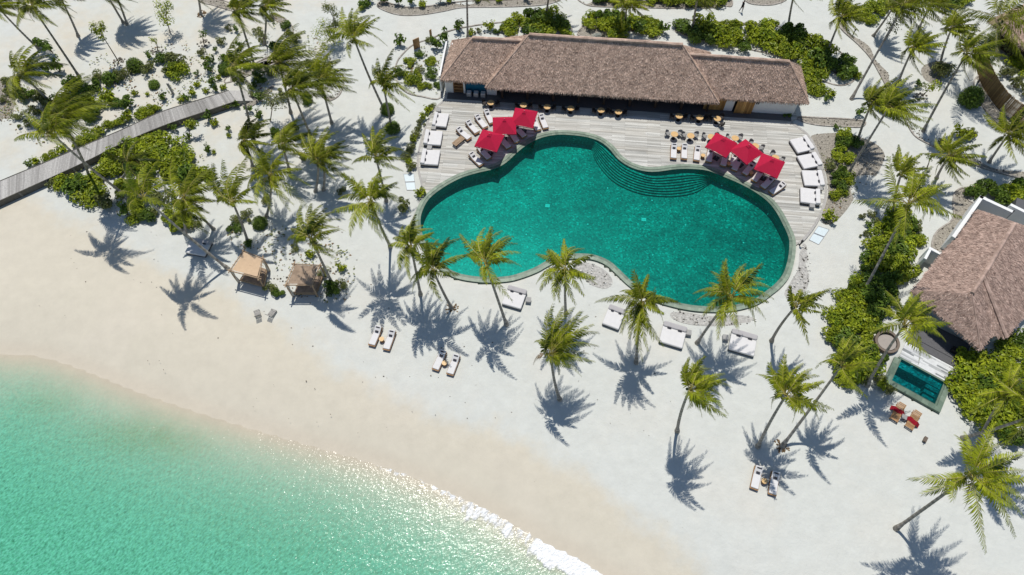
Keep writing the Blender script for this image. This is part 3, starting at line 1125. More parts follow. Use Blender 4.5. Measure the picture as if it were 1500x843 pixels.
# ------------------------------------------------------------------ thatched roofs
def thatch(mb, tri_list, rng, dens=58, thick=0.22, fringe=(), strand=.2):
    """roof planes given as quads/tris (world): a skin with combed strands laid over it"""
    for P in tri_list:
        P = [Vector(p) for p in P]
        mb.face(P, 0, .45)
        nrm = (P[1] - P[0]).cross(P[2] - P[0]).normalized()
        if nrm.z < 0:
            nrm = -nrm
        down = Vector((0, 0, -1)) - nrm * Vector((0, 0, -1)).dot(nrm)
        down.normalize()
        side = nrm.cross(down)
        tr = [(P[0], P[k], P[k + 1]) for k in range(1, len(P) - 1)]
        for a, b, c in tr:
            A = (b - a).cross(c - a).length / 2
            for _ in range(int(A * dens)):
                u, v = rng.random(), rng.random()
                if u + v > 1:
                    u, v = 1 - u, 1 - v
                q = a + (b - a) * u + (c - a) * v
                l = strand * rng.uniform(.6, 1.3)
                wd = rng.uniform(.02, .045)
                d = (down + side * rng.uniform(-.45, .45)).normalized()
                sd_ = nrm.cross(d)
                o1 = q + nrm * .015
                o2 = q + d * l + nrm * rng.uniform(.02, .07)
                mb.face([o1 - sd_ * wd, o2 - sd_ * wd * .7, o2 + sd_ * wd * .7, o1 + sd_ * wd], 0, min(1, max(0, rng.gauss(.52, .27))))
    for a, b in fringe:
        a, b = Vector(a), Vector(b)
        n_ = int((b - a).length / .055)
        t = (b - a).normalized()
        outw = Vector((t.y, -t.x, 0))
        for k in range(n_):
            q = a.lerp(b, (k + rng.random()) / n_)
            l = rng.uniform(.2, .42)
            wd = rng.uniform(.02, .05)
            o2 = q + Vector((0, 0, -l)) + outw * rng.uniform(-.05, .12) + t * rng.uniform(-.08, .08)
            q = q + Vector((0, 0, .03)) - outw * .05
            mb.face([q - t * wd, o2 - t * wd * .6, o2 + t * wd * .6, q + t * wd], 0, rng.uniform(.1, .85))
        # thatch butt end and underside
        mb.face([a, b, b - Vector((0, 0, thick)) - outw * .1, a - Vector((0, 0, thick)) - outw * .1], 0, .1)


def ridge_cap(mb, a, b, rng, r=.26):
    a, b = Vector(a), Vector(b)
    n_ = max(2, int((b - a).length / .8))
    pts = [a.lerp(b, k / n_) + Vector((0, 0, rng.uniform(-.02, .03))) for k in range(n_ + 1)]
    mb.tube(pts, r, 7, tone=.62, tones=[rng.uniform(.4, .7) for _ in range(n_)])


rng = random.Random(21)
bar = thing('pool_bar', 'long low pool bar with a three-part brown thatched roof above the deck', 'building', tuple(BP(20, 2, .15)), B_ANG)
mb = MB()
E_, RZ = 2.62, 7.0
FL, FR, BR_, BL = BP(5.05, -1.3, E_), BP(32.1, -1.38, E_), BP(31.6, 7.1, E_), BP(5.3, 7.1, E_)
R1, R2 = BP(9.75, 2.95, RZ), BP(27.15, 2.8, RZ)
thatch(mb, [(FL, FR, R2, R1), (FR, BR_, R2), (BR_, BL, R1, R2), (BL, FL, R1)], rng, fringe=((FL, FR), (FR, BR_), (BR_, BL), (BL, FL)))
for a, b in ((R1, R2), (FL, R1), (FR, R2)):
    ridge_cap(mb, a, b, rng, .22 if a is R1 else .08)
child(mb, 'centre_roof', ['thatch'], bar)
mb = MB()
e2 = 2.64
a0, a1, a2, a3 = BP(-.35, -.5, e2), BP(8.2, -.55, e2), BP(9, 6.3, e2), BP(.1, 6.3, e2)
r0, r1 = BP(3.2, 2.9, 6.1), BP(11, 2.95, 6.1)
thatch(mb, [(a0, a1, r1, r0), (a2, a3, r0, r1), (a3, a0, r0)], rng, fringe=((a0, BP(5.0, -.53, e2)), (a2, a3), (a3, a0)))
for a, b in ((r0, r1), (a0, r0), (a3, r0)):
    ridge_cap(mb, a, b, rng, .2 if a is r0 else .07)
child(mb, 'side_roof', ['thatch'], bar)
mb = MB()
a0, a1, a2, a3 = BP(29, -.6, e2), BP(42.4, -.52, e2), BP(42.2, 5.5, e2), BP(28, 5.9, e2)
r0, r1 = BP(26, 2.5, 6.0), BP(39.3, 2.3, 6.0)
thatch(mb, [(a0, a1, r1, r0), (a1, a2, r1), (a2, a3, r0, r1)], rng, fringe=((BP(32.15, -.6, e2), a1), (a1, a2), (a2, a3)))
for a, b in ((r0, r1), (a1, r1), (a2, r1)):
    ridge_cap(mb, a, b, rng, .2 if b is r1 and a is r0 else .07)
child(mb, 'side_roof', ['thatch'], bar)


def bbox(mb, a0, a1, b0, b1, z0, z1, mi=0, tone=.5):
    p = BP((a0 + a1) / 2, (b0 + b1) / 2, (z0 + z1) / 2)
    mb.box(p, (a1 - a0, b1 - b0, z1 - z0), B_ANG, mi, tone)


mb = MB()
bbox(mb, 0.0, .25, 0.0, 5.6, .15, 2.5)
bbox(mb, .25, 41.4, 5.2, 5.45, .15, 3.0)
bbox(mb, 5.0, 6.2, .1, .35, .15, 2.9)
bbox(mb, 2.2, 2.4, .05, .3, .15, 2.9)
bbox(mb, .25, .95, .05, .3, .15, 2.9)
bbox(mb, 36.5, 41.2, .02, .25, .15, 2.9)
bbox(mb, 41.2, 41.45, .02, 5.2, .15, 2.9)
bbox(mb, 33.3, 34.3, .02, .25, .15, 2.9)
child(mb, 'wall', ['white_wall'], bar)
mb = MB()
bbox(mb, .26, 41.2, -1.0, 5.2, .152, .165)
child(mb, 'floor', ['dark_floor'], bar)
mb = MB()
bbox(mb, 2.42, 5.0, .36, .46, .17, 2.85)
child(mb, 'teal_panel', ['teal_panel'], bar)
for k in range(3):
    mb = MB()
    bbox(mb, 2.6 + .85 * k, 3.15 + .85 * k, -.45, .1, .17, .62)
    bbox(mb, 2.62 + .85 * k, 3.13 + .85 * k, -.43, .08, .62, .72, 1)
    o = child(mb, 'pale_stool', ['grey_cushion', 'white_cushion'], bar)
    o.parent = None
    o.matrix_world = Matrix.Translation(bar.location) @ Matrix.Rotation(B_ANG, 4, 'Z')
    tag(o, ('left', 'middle', 'right')[k] + ' one of three pale cube stools in front of the teal panel', 'stool', 'pale stools by the teal panel')
mb = MB()
for k in range(5):
    bbox(mb, .98, 2.18, .12, .4, .25 + .5 * k, .32 + .5 * k, 0, .6)
bbox(mb, .98, 1.05, .1, .42, .17, 2.6)
bbox(mb, 2.11, 2.18, .1, .42, .17, 2.6)
bbox(mb, .98, 2.18, .42, .46, .17, 2.6, 0, .1)
child(mb, 'shelf', ['teak'], bar)
mb = MB()
for k in range(9):
    a = 6.9 + k * 3.05
    mb = MB()
    bbox(mb, a - .12, a + .12, -.35, -.1, .165, 2.75, 0, .5)
    child(mb, 'post', ['dark_timber'], bar)
mb = MB()
bbox(mb, 8, 30, 2.0, 2.8, .165, 1.2)
bbox(mb, 7.9, 30.1, 1.9, 2.9, 1.2, 1.26, 0, 1)
child(mb, 'bar_counter', ['dark_timber'], bar)
for a0, a1, b in ((30.9, 33.3, .02), (34.5, 36.5, -.28)):
    mb = MB()
    k = a0
    while k < a1 - .05:
        bbox(mb, k, k + .17, b, b + .1, .17, 2.75, 0, rng.random())
        k += .185
    bbox(mb, a0, a1, b + .1, b + .16, .3, 2.6, 0, .1)
    child(mb, 'wooden_door', ['door_wood'], bar)
mb = MB()
for q in (36.75, 36.95):
    bbox(mb, q, q + .13, -.02, .01, 1.5, 1.9)
child(mb, 'wall_sign', ['black_metal'], bar)

# white frame seen at the left end of the bar roof
mb = MB()
mb.box(BP(-.55, 3.1, 1.4), (.2, 6.0, 2.5), B_ANG)
o = child(mb, 'end_wall', ['white_wall'], bar)


# ------------------------------------------------------------------ furniture prototypes (head towards -x, foot towards +x)
def make_lounger(cush='white_cushion'):
    t = thing('sun_lounger', '', '')
    mb = MB()
    mb.box((.37, 0, .26), (1.38, .68, .12), tone=.35)
    for s in (-1, 1):
        mb.box((.0, s * .345, .25), (2.04, .04, .15), tone=.3)
    mb.build('frame', ['teak'], t)
    for x in (-.85, .88):
        for y in (-.29, .29):
            m2 = MB()
            m2.box((x, y, .1), (.07, .07, .2), tone=.3)
            m2.build('leg', ['teak'], t)
    back = Matrix.Rotation(R(28), 3, 'Y')
    m2 = MB()
    m2.box((-.66, 0, .42), (.78, .66, .06), rot=back, tone=.6)
    m2.box((-.95, 0, .35), (.06, .6, .4), tone=.4)
    m2.build('backrest', ['teak'], t)
    m2 = MB()
    m2.pad((.34, 0, .37), (1.26, .66, .14), r=.05)
    m2.pad((-.62, 0, .52), (.8, .66, .13), rot=back, r=.05)
    m2.build('mattress', [cush], t)
    m2 = MB()
    m2.pad((-.80, 0, .69), (.12, .42, .07), rot=back, r=.03)
    m2.build('headrest_strap', ['charcoal_fabric'], t)
    m2 = MB()
    m2.pad((-.42, .0, .52), (.2, .34, .09), rot=back, r=.03)
    m2.build('folded_towel', ['charcoal_fabric'], t)
    return t


def face_px(head, foot, z):
    h, f = G(*head, z), G(*foot, z)
    c = (h + f) / 2
    return Vector((c.x, c.y, 0)), math.atan2(f.y - h.y, f.x - h.x)


DK = .15


def lounger(head, foot, label, group, z=DK, key='lounger'):
    c, a = face_px(head, foot, z + .3)
    return place(key, make_lounger, label, 'sun lounger', (c.x, c.y, z), a, group)


gl = 'loungers on the left side of the deck'
lounger((712, 164), (721, 181), 'white lounger nearest the bar, at the top end of the diagonal row of four', gl)
lounger((698.5, 172), (711, 187), 'white lounger second from the bar in the diagonal row of four', gl)
lounger((685, 180), (699, 195), 'white lounger third from the bar in the diagonal row of four', gl)
lounger((672, 191), (686.5, 203), 'white lounger at the low end of the row of four, beside the wooden bench', gl)
lounger((690, 227), (705, 241.5), 'white lounger in full sun at the pool edge, below the lowest left red parasol', gl)
lounger((702, 218), (716, 232), 'lounger shaded under the front edge of the lowest left red parasol', gl)
lounger((733, 203), (744, 215), 'shaded lounger between the lowest and the middle red parasols on the left', gl)
lounger((748, 194), (756, 206), 'shaded lounger under the right edge of the middle left red parasol', gl)
lounger((755, 187), (767, 199), 'shaded lounger just below the uppermost left red parasol', gl)
lounger((781, 175), (788, 190), 'lounger half hidden by the right corner of the uppermost left red parasol', gl)
lounger((792, 170), (800, 189), 'white lounger in full sun right of the uppermost left red parasol', gl)
gr = 'loungers on the right side of the deck'
lounger((987, 212), (986.5, 234), 'leftmost of the three upright white loungers right of the pool steps', gr)
lounger((1002.5, 212.5), (1002, 234.5), 'middle one of the three upright white loungers right of the pool steps', gr)
lounger((1022, 215), (1020, 237), 'rightmost of the three upright white loungers, left of the red parasols', gr)
lounger((1041, 218), (1038, 238), 'lounger half shaded below the left corner of the right-hand parasols', gr)
lounger((1064, 225), (1059, 243), 'shaded lounger under the leftmost of the right-hand red parasols', gr)
lounger((1077, 226), (1073, 243), 'partly sunlit lounger in the gap between the first two right-hand parasols', gr)
lounger((1084, 232), (1075, 250), 'shaded lounger below the gap between the first two right-hand parasols', gr)
lounger((1104, 240), (1090, 256), 'shaded lounger under the middle right-hand red parasol, towel on it', gr)
lounger((1117, 249), (1104, 266), 'half shaded lounger left of the small round table by the pool rim', gr)
lounger((1133, 260), (1116, 276), 'shaded lounger under the lowest right-hand red parasol', gr)
lounger((1149, 270), (1128, 284), 'white sunlit lounger at the right end, beyond the last red parasol', gr)
gb = 'lounger pairs on the open beach'


def bl(h, f, lb):
    return lounger(h, f, lb, gb, 0.0)


bl((556, 479), (544, 507), 'left lounger of the pair alone on the beach, nearest the gazebos')
bl((576, 484), (565, 514), 'right lounger of the pair alone on the beach, nearest the gazebos')
bl((650, 515), (637.5, 542), 'left lounger of the beach pair touched by palm shadow')
bl((670, 520), (658.5, 550), 'right lounger of the beach pair touched by palm shadow')
bl((1112, 682), (1104, 719), 'left lounger of the beach pair at the lower right')
bl((1136, 691), (1131, 726), 'right lounger of the beach pair at the lower right')


def make_drum(m='teak'):
    t = thing('side_table', '', '')
    a = MB()
    a.disc((0, 0, 0), .2, .4, 14, tone=.3, r2=.22)
    a.build('drum_base', [m], t)
    a = MB()
    a.disc((0, 0, .4), .25, .04, 16, tone=.8)
    a.build('table_top', ['table_wood'], t)
    return t


def drum(px, lb, z=0.0, grp='small round side tables'):
    p = G(*px, z + .4)
    place('drum', make_drum, lb, 'side table', (p.x, p.y, z), 0, grp)


drum((559, 497), 'small round wooden table between the beach loungers nearest the gazebos')
drum((651, 532), 'small round wooden table between the beach loungers under palm shadow')
drum((1120, 705), 'small round wooden table between the lower right beach loungers')
drum((994.5, 218), 'small brown table between the first two upright deck loungers', DK)
drum((1030, 228), 'small brown table right of the third upright deck lounger', DK)
drum((1100.5, 253), 'small round pale table between shaded loungers near the pool rim', DK)
drum((1068, 240), 'small dark table under the leftmost right-hand red parasol', DK)


def make_bench():
    t = thing('wooden_bench', '', '')
    a = MB()
    for k in range(5):
        a.box((0, -.28 + .14 * k, .43), (1.5, .12, .04), tone=.3 + .15 * (k % 3))
    a.build('seat', ['pole_wood'], t)
    for x in (-.6, .6):
        for y in (-.26, .26):
            a = MB()
            a.box((x, y, .2), (.08, .08, .42), tone=.2)
            a.build('leg', ['taupe_base'], t)
    a = MB()
    a.box((0, .3, .33), (1.3, .04, .1), tone=.2)
    a.box((0, -.3, .33), (1.3, .04, .1), tone=.2)
    a.build('apron', ['taupe_base'], t)
    return t


c, a = face_px((677, 202.5), (666, 211.5), DK + .4)
place('bench', make_bench, 'weathered brown wooden bench beside the left row of deck loungers', 'bench', (c.x, c.y, DK), a)


# double daybeds: head towards -x
def make_daybed(head_mat='white_cushion'):
    t = thing('daybed', '', '')
    a = MB()
    a.box((0, 0, .14), (1.96, 1.96, .2), tone=.4)
    a.box((0, 0, .03), (1.8, 1.8, .06), tone=.1)
    a.build('base', ['taupe_base'], t)
    a = MB()
    a.pad((.18, 0, .36), (1.66, 1.98, .25), r=.07)
    a.build('mattress', ['white_cushion'], t)
    a = MB()
    a.pad((-.82, 0, .46), (.5, 1.98, .42), r=.09, rot=Matrix.Rotation(R(12), 3, 'Y'))
    a.build('headrest', [head_mat], t)
    for y in (-.45, .45):
        a = MB()
        a.pad((-.52, y, .56), (.16, .34, .12), r=.04)
        a.build('bolster', ['charcoal_fabric'], t)
    return t


def daybed(c4, lb, grp, z, headgrey=False):
    """c4: head-left, foot-left, foot-right, head-right pixel corners"""
    P = [G(*q, z + .48) for q in c4]
    c = sum(P, Vector()) / 4
    f = (P[1] + P[2]) / 2 - (P[0] + P[3]) / 2
    key = 'daybed_g' if headgrey else 'daybed'
    place(key, (lambda: make_daybed('lilac_cushion')) if headgrey else make_daybed, lb, 'daybed', (c.x, c.y, z), math.atan2(f.y, f.x), grp,
          scale=(f.length / 1.98, ((P[0] - P[3]).length + (P[1] - P[2]).length) / 3.96, 1))


g = 'white double daybeds along the left deck edge'
daybed([(638, 165), (658, 167), (653, 186), (633, 184)], 'uppermost of the three white daybeds along the left deck edge', g, DK)
daybed([(625, 191), (648.5, 192), (645, 213), (620, 211)], 'middle one of the three white daybeds along the left deck edge', g, DK)
daybed([(620, 219), (645, 220), (641, 242), (616, 240)], 'lowest of the three white daybeds along the left deck edge', g, DK)
g = 'white double daybeds along the right deck edge'
daybed([(1192, 219), (1169, 224), (1157, 205), (1181, 199)], 'uppermost white daybed of the four along the right deck edge', g, DK)
daybed([(1203, 243), (1177, 247), (1169, 229), (1194.5, 223)], 'second daybed from the top along the right deck edge', g, DK)
daybed([(1205, 273), (1177, 271), (1177, 250), (1204.7, 250)], 'third daybed from the top along the right deck edge', g, DK)
daybed([(1197, 299), (1170, 295), (1176, 275), (1204, 279)], 'lowest tilted daybed of the four along the right deck edge', g, DK)
g = 'grey-headed daybeds on the sand below the pool'
daybed([(893, 447), (882.5, 473), (906, 483), (917, 456)], 'daybed on sand behind the wide palm, left of the middle pair', g, 0, True)
daybed([(972.5, 473), (965, 501), (1000, 509), (1007, 480)], 'daybed on sand with grey cube table at its right, partly behind palm fronds', g, 0, True)
daybed([(1072.5, 484), (1067, 511.7), (1105, 521), (1110, 491.7)], 'fully visible daybed on sand below the pool, rightmost of the row', g, 0, True)
daybed([(745, 419), (735, 444), (763, 453), (772, 427)], 'daybed on sand between two palms below the pool, leftmost of the row', g, 0, True)
daybed([(281, 349), (271, 369), (299, 375), (310, 355)], 'daybed half in palm shade left of the tan gazebo', g, 0, True)


def make_cube():
    t = thing('cube_table', '', '')
    a = MB()
    a.box((0, 0, .2), (.5, .5, .4), tone=.3)
    a.build('body', ['grey_cushion'], t)
    a = MB()
    a.box((0, 0, .42), (.54, .54, .04), tone=.9)
    a.build('table_top', ['grey_wicker'], t)
    return t


for (x, y, z, lb) in ((642, 161, DK, 'grey cube table above the uppermost left daybed'), (635, 187, DK, 'grey cube table between the upper two left daybeds'), (629, 216, DK, 'grey cube table between the lower two left daybeds'),
                      (1189, 221, DK, 'pale cube table between the upper two right daybeds'), (1201, 246, DK, 'pale cube table between the second and third right daybeds'),
                      (1201.5, 275.5, DK, 'pale cube table between the lower two right daybeds'), (1190, 301, DK, 'cube table below the lowest right daybed'),
                      (1009, 487, 0, 'cube table right of the palm-covered daybed on sand'), (1063, 494, 0, 'cube table left of the rightmost daybed on sand'), (774, 439, 0, 'cube table right of the leftmost daybed on sand')):
    p = G(x, y, z + .42)
    place('cube', make_cube, lb, 'side table', (p.x, p.y, z), -.15, 'grey cube tables beside daybeds')


# parasols
def make_parasol():
    t = thing('parasol', '', '')
    a = MB()
    hw, zt, ze = 1.32, 3.25, 2.24
    n_ = 4
    cr = [Vector((-hw, -hw, ze)), Vector((hw, -hw, ze)), Vector((hw, hw, ze)), Vector((-hw, hw, ze))]
    ap = Vector((0, 0, zt))
    for k in range(4):
        p, q = cr[k], cr[(k + 1) % 4]
        m_ = (p + q) / 2 * .985
        m_.z = ze + .05
        for u, v in ((p, m_), (m_, q)):
            um, vm = u.lerp(ap, .5), v.lerp(ap, .5)
            a.face([u, v, vm, um], 0, .3 + .2 * (k % 2))
            a.face([um, vm, ap], 0, .4 + .2 * (k % 2))
    for k in range(4):
        p, q = cr[k], cr[(k + 1) % 4]
        a.face([q, p, p - Vector((0, 0, .12)), q - Vector((0, 0, .12))], 0, .4)
    a.build('canopy', ['red_canvas'], t)
    a = MB()
    c2 = [Vector((p.x * .16, p.y * .16, zt - .1)) for p in cr]
    for k in range(4):
        a.face([c2[k], c2[(k + 1) % 4], Vector((0, 0, zt + .08))], 0, .5)
    a.build('vent_cap', ['red_canvas'], t)
    a = MB()
    a.tube([(0, 0, .05), (0, 0, zt + .14)], .03, 8)
    a.build('pole', ['grey_wood'], t)
    for k in range(4):
        a = MB()
        a.tube([ap - Vector((0, 0, .16)), cr[k] * .5 + ap * .5 - Vector((0, 0, .13)), cr[k] * .97 - Vector((0, 0, .06))], .013, 5)
        a.build('rib', ['grey_wood'], t)
    a = MB()
    a.box((0, 0, .05), (.6, .6, .1))
    a.build('base', ['black_metal'], t)
    return t


g = 'square red parasols on the deck'
for c4, lb in (([(753.5, 162), (786, 165), (780.6, 188.6), (750.6, 181)], 'uppermost of the three red parasols on the left side of the deck'),
               ([(722.7, 176), (753, 174), (755.7, 196.7), (724, 196)], 'middle one of the three red parasols on the left side of the deck'),
               ([(706, 193), (737, 199), (728, 224), (698, 213.6)], 'lowest of the three red parasols on the left, nearest the pool'),
               ([(1048.7, 199), (1079, 213), (1062.6, 229.7), (1034, 213.6)], 'leftmost of the three red parasols right of the pool'),
               ([(1092, 210), (1115.4, 226.8), (1092, 238.5), (1071, 219)], 'middle one of the three red parasols right of the pool'),
               ([(1116, 228), (1150, 240), (1136.7, 261), (1105, 246.7)], 'rightmost of the three red parasols right of the pool')):
    P = [G(*q, 2.28) for q in c4]
    c = sum(P, Vector()) / 4
    f = (P[1] + P[2]) / 2 - (P[0] + P[3]) / 2
    place('parasol', make_parasol, lb, 'parasol', (c.x, c.y, DK), math.atan2(f.y, f.x), g)


# dining sets
def make_table():
    t = thing('dining_table', '', '')
    a = MB()
    a.disc((0, 0, .70), .42, .04, 20, tone=.6)
    a.build('table_top', ['table_wood'], t)
    a = MB()
    a.tube([(0, 0, .03), (0, 0, .7)], .04, 8)
    a.disc((0, 0, 0), .24, .03, 14)
    a.build('pedestal', ['black_metal'], t)
    return t


def make_chair(m):
    t = thing('armchair', '', '')
    a = MB()
    a.pad((0, 0, .42), (.52, .52, .1), r=.04, tone=.4)
    a.build('seat', [m], t)
    a = MB()
    pts = []
    for k in range(9):
        th = R(90 + 180 * k / 8)
        pts.append((.27 * math.cos(th) * 1.05, .29 * math.sin(th)))
    for (x0, y0), (x1, y1) in zip(pts, pts[1:]):
        mid = abs((y0 + y1) / 2)
        zt = .84 - .2 * (mid / .29) ** 2
        a.face([(x0, y0, .42), (x1, y1, .42), (x1 * 1.12, y1 * 1.08, zt), (x0 * 1.12, y0 * 1.08, zt)], 0, .7)
    a.build('backrest', [m], t)
    for x in (-.2, .22):
        for y in (-.21, .21):
            a = MB()
            a.tube([(x * 1.1, y * 1.1, 0), (x, y, .4)], .02, 5, tone=.3)
            a.build('leg', ['black_metal'], t)
    return t


def dine(px, lb, chairs, dark, z=DK):
    p = G(*px, z + .74)
    place('table', make_table, 'round wooden dining table ' + lb, 'dining table', (p.x, p.y, z), 0, 'round dining tables on the deck')
    for ang, w_ in chairs:
        q = p + Vector((math.cos(R(ang)), math.sin(R(ang)), 0)) * .78
        k = 'chair_d' if dark else 'chair_g'
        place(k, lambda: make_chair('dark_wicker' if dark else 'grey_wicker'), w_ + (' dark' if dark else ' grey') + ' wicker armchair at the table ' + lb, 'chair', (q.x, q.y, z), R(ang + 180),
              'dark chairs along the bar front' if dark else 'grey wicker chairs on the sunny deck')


D2 = ((165, 'left'), (15, 'right'))
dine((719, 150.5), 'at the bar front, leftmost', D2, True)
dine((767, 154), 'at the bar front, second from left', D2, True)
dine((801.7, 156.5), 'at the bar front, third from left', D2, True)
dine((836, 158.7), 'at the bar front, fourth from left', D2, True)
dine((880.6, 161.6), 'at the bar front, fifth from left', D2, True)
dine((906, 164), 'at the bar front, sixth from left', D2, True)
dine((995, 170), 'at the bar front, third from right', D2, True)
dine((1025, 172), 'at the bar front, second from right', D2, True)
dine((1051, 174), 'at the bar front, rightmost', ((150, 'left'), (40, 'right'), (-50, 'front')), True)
D3 = ((150, 'left'), (30, 'right'))
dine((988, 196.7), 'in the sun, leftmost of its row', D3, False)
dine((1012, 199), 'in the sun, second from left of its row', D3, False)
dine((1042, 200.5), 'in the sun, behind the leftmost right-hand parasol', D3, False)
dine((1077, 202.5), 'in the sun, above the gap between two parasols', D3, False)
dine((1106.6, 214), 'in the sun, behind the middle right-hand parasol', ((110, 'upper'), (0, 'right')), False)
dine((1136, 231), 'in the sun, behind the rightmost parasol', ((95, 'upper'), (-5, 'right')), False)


# ------------------------------------------------------------------ boardwalk
up_px = [(-70, 299), (0, 266), (65, 239), (130, 211), (180, 190), (235, 165), (285, 149), (335, 133)]
lo_px = [(-70, 326), (0, 294), (62, 266), (125, 237), (183, 208), (240, 184), (293, 166), (346, 148)]
BZ = .8
Lp = smooth_line([G(x, y, BZ) for x, y in up_px], 6, False)
Rp = smooth_line([G(x, y, BZ) for x, y in lo_px], 6, False)
mb = MB()
rb = random.Random(8)
tot = 0
acc = [0]
for i in range(len(Lp) - 1):
    tot += ((Lp[i + 1] + Rp[i + 1]) / 2 - (Lp[i] + Rp[i]) / 2).length
    acc.append(tot)


def along(s):
    for i in range(len(acc) - 1):
        if acc[i + 1] >= s:
            t = (s - acc[i]) / (acc[i + 1] - acc[i])
            return Lp[i].lerp(Lp[i + 1], t), Rp[i].lerp(Rp[i + 1], t)
    return Lp[-1], Rp[-1]


s = 0
bt = .5
while s < tot - .16:
    if rb.random() < .2:
        bt = rb.uniform(.2, .8)
    a, b = along(s)
    c, d = along(s + .142)
    e = Vector((0, 0, .04))
    z_ = Vector((0, 0, rb.uniform(-.004, .004)))
    a, b, c, d = a + z_, b + z_, c + z_, d + z_
    tn = min(1, max(0, bt + rb.uniform(-.22, .22)))
    mb.face([b, d, c, a], 0, tn)
    mb.face([a, c, c - e, a - e], 0, .1)
    mb.face([d, b, b - e, d - e], 0, .1)
    mb.face([c, d, d - e, c - e], 0, .1)
    s += .155
walk = thing('boardwalk', 'raised grey plank boardwalk crossing the sand at the left', 'boardwalk', tuple(G(180, 225)))
child(mb, 'deck_boards', ['grey_wood'], walk)
mb = MB()
for line, o_ in ((Lp, .04), (Rp, -.04)):
    mb = MB()
    for i in range(len(line) - 1):
        a, b = line[i], line[i + 1]
        q = Vector((0, 0, 1))
        mb.face([a - q * .045, b - q * .045, b - q * .82, a - q * .82], 0, .3)
        mb.face([a + q * .05, b + q * .05, b - q * .045, a - q * .045], 0, .2)
        t = (b - a).normalized()
        s_ = Vector((-t.y, t.x, 0)) * .07 * (1 if o_ > 0 else -1)
        mb.face([a + q * .05, b + q * .05, b + q * .05 + s_, a + q * .05 + s_], 0, .25)
    child(mb, 'edge_beam', ['fascia_timber'], walk)
k = 1.0
while k < tot:
    for p in along(k):
        mb = MB()
        mb.box((p.x, p.y, .3), (.14, .14, .96), tone=.1)
        child(mb, 'post', ['grey_wood'], walk)
    k += 3.0
# wedge of sand-coloured ramp where the boardwalk lands
a, b = Lp[-1], Rp[-1]
t = ((Lp[-1] - Lp[-2])).normalized()
mb = MB()
mb.face([b, b + t * 2.2 - Vector((0, 0, .93)), a + t * 2.2 - Vector((0, 0, .93)), a], 0, .8)
mb.face([a, a + t * 2.2 - Vector((0, 0, .93)), a - Vector((0, 0, .95))], 0, .4)
mb.face([b, b - Vector((0, 0, .95)), b + t * 2.2 - Vector((0, 0, .93))], 0, .4)
child(mb, 'ramp', ['grey_wood'], walk)


# ------------------------------------------------------------------ gazebos
def gazebo(c4, cloth, label, H=2.35):
    P = [G(*q, H) for q in c4]
    c = sum(P, Vector()) / 4
    t = thing('gazebo', label, 'gazebo', (c.x, c.y, 0), 0, 'rustic gazebos on the beach')
    q = Vector((0, 0, 1))
    rg = random.Random(int(c.x * 10))
    for p in P:
        mb = MB()
        out = (p - c)
        out.z = 0
        mb.tube([Vector((p.x, p.y, 0)) - out * .02, Vector((p.x, p.y, H * .5)) + out * rg.uniform(-.01, .02), Vector((p.x, p.y, H + .16))], [.085, .075, .07], 8, tone=rg.uniform(.4, .8))
        child(mb, 'post', ['pole_wood'], t)
    for i in range(4):
        a, b = P[i], P[(i + 1) % 4]
        d = (b - a).normalized()
        mb = MB()
        mb.tube([a - d * .28 + q * (.05 * (i % 2)), b + d * .28 + q * (.05 * (i % 2))], .06, 7, tone=rg.uniform(.4, .9))
        child(mb, 'rail', ['pole_wood'], t)
    for i, k in enumerate((.12, .3, .48, .66, .84)):
        a, b = P[0].lerp(P[3], k), P[1].lerp(P[2], k)
        d = (b - a).normalized()
        mb = MB()
        mb.tube([a - d * .22 - q * .07, b + d * .22 - q * .07], .03, 6, tone=rg.uniform(.3, .8))
        child(mb, 'purlin', ['pole_wood'], t)
    mb = MB()
    nx = 8
    for i in range(nx):
        for j in range(nx):
            def sp(u, v):
                e = P[0].lerp(P[1], u).lerp(P[3].lerp(P[2], u), v)
                return Vector((e.x, e.y, H + .06 - .10 * math.sin(math.pi * u) * math.sin(math.pi * v) + .02 * math.sin(u * 19)))
            u0, u1, v0, v1 = [.05 + .9 * x / nx for x in (i, i + 1, j, j + 1)]
            mb.face([sp(u0, v0), sp(u1, v0), sp(u1, v1), sp(u0, v1)])
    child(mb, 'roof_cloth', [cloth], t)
    for i in (0, 2, 3):
        p = P[i]
        d = (c - p)
        d.z = 0
        d.normalize()
        mb = MB()
        r = [.16, .11, .05, .11, .16]
        mb.tube([Vector((p.x, p.y, z)) + d * .12 for z in (H - .12, H * .8, H * .55, H * .35, .25)], r, 8)
        child(mb, 'curtain', ['gauze'], t)
    ins = [p.lerp(c, .14) for p in P]
    mb = MB()
    mb.poly(ins, .12, .42, tone=.5)
    child(mb, 'platform', ['pole_wood'], t)
    ins = [p.lerp(c, .2) for p in P]
    mb = MB()
    mb.poly(ins, .43, .55)
    child(mb, 'mattress', ['brown_shaded_cloth'], t)
    return t


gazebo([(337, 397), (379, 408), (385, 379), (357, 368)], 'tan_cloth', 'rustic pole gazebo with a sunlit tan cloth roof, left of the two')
gazebo([(419, 418), (457, 418), (469, 389), (431, 387)], 'brown_shaded_cloth', 'rustic pole gazebo with a shaded brown cloth roof beneath a palm')


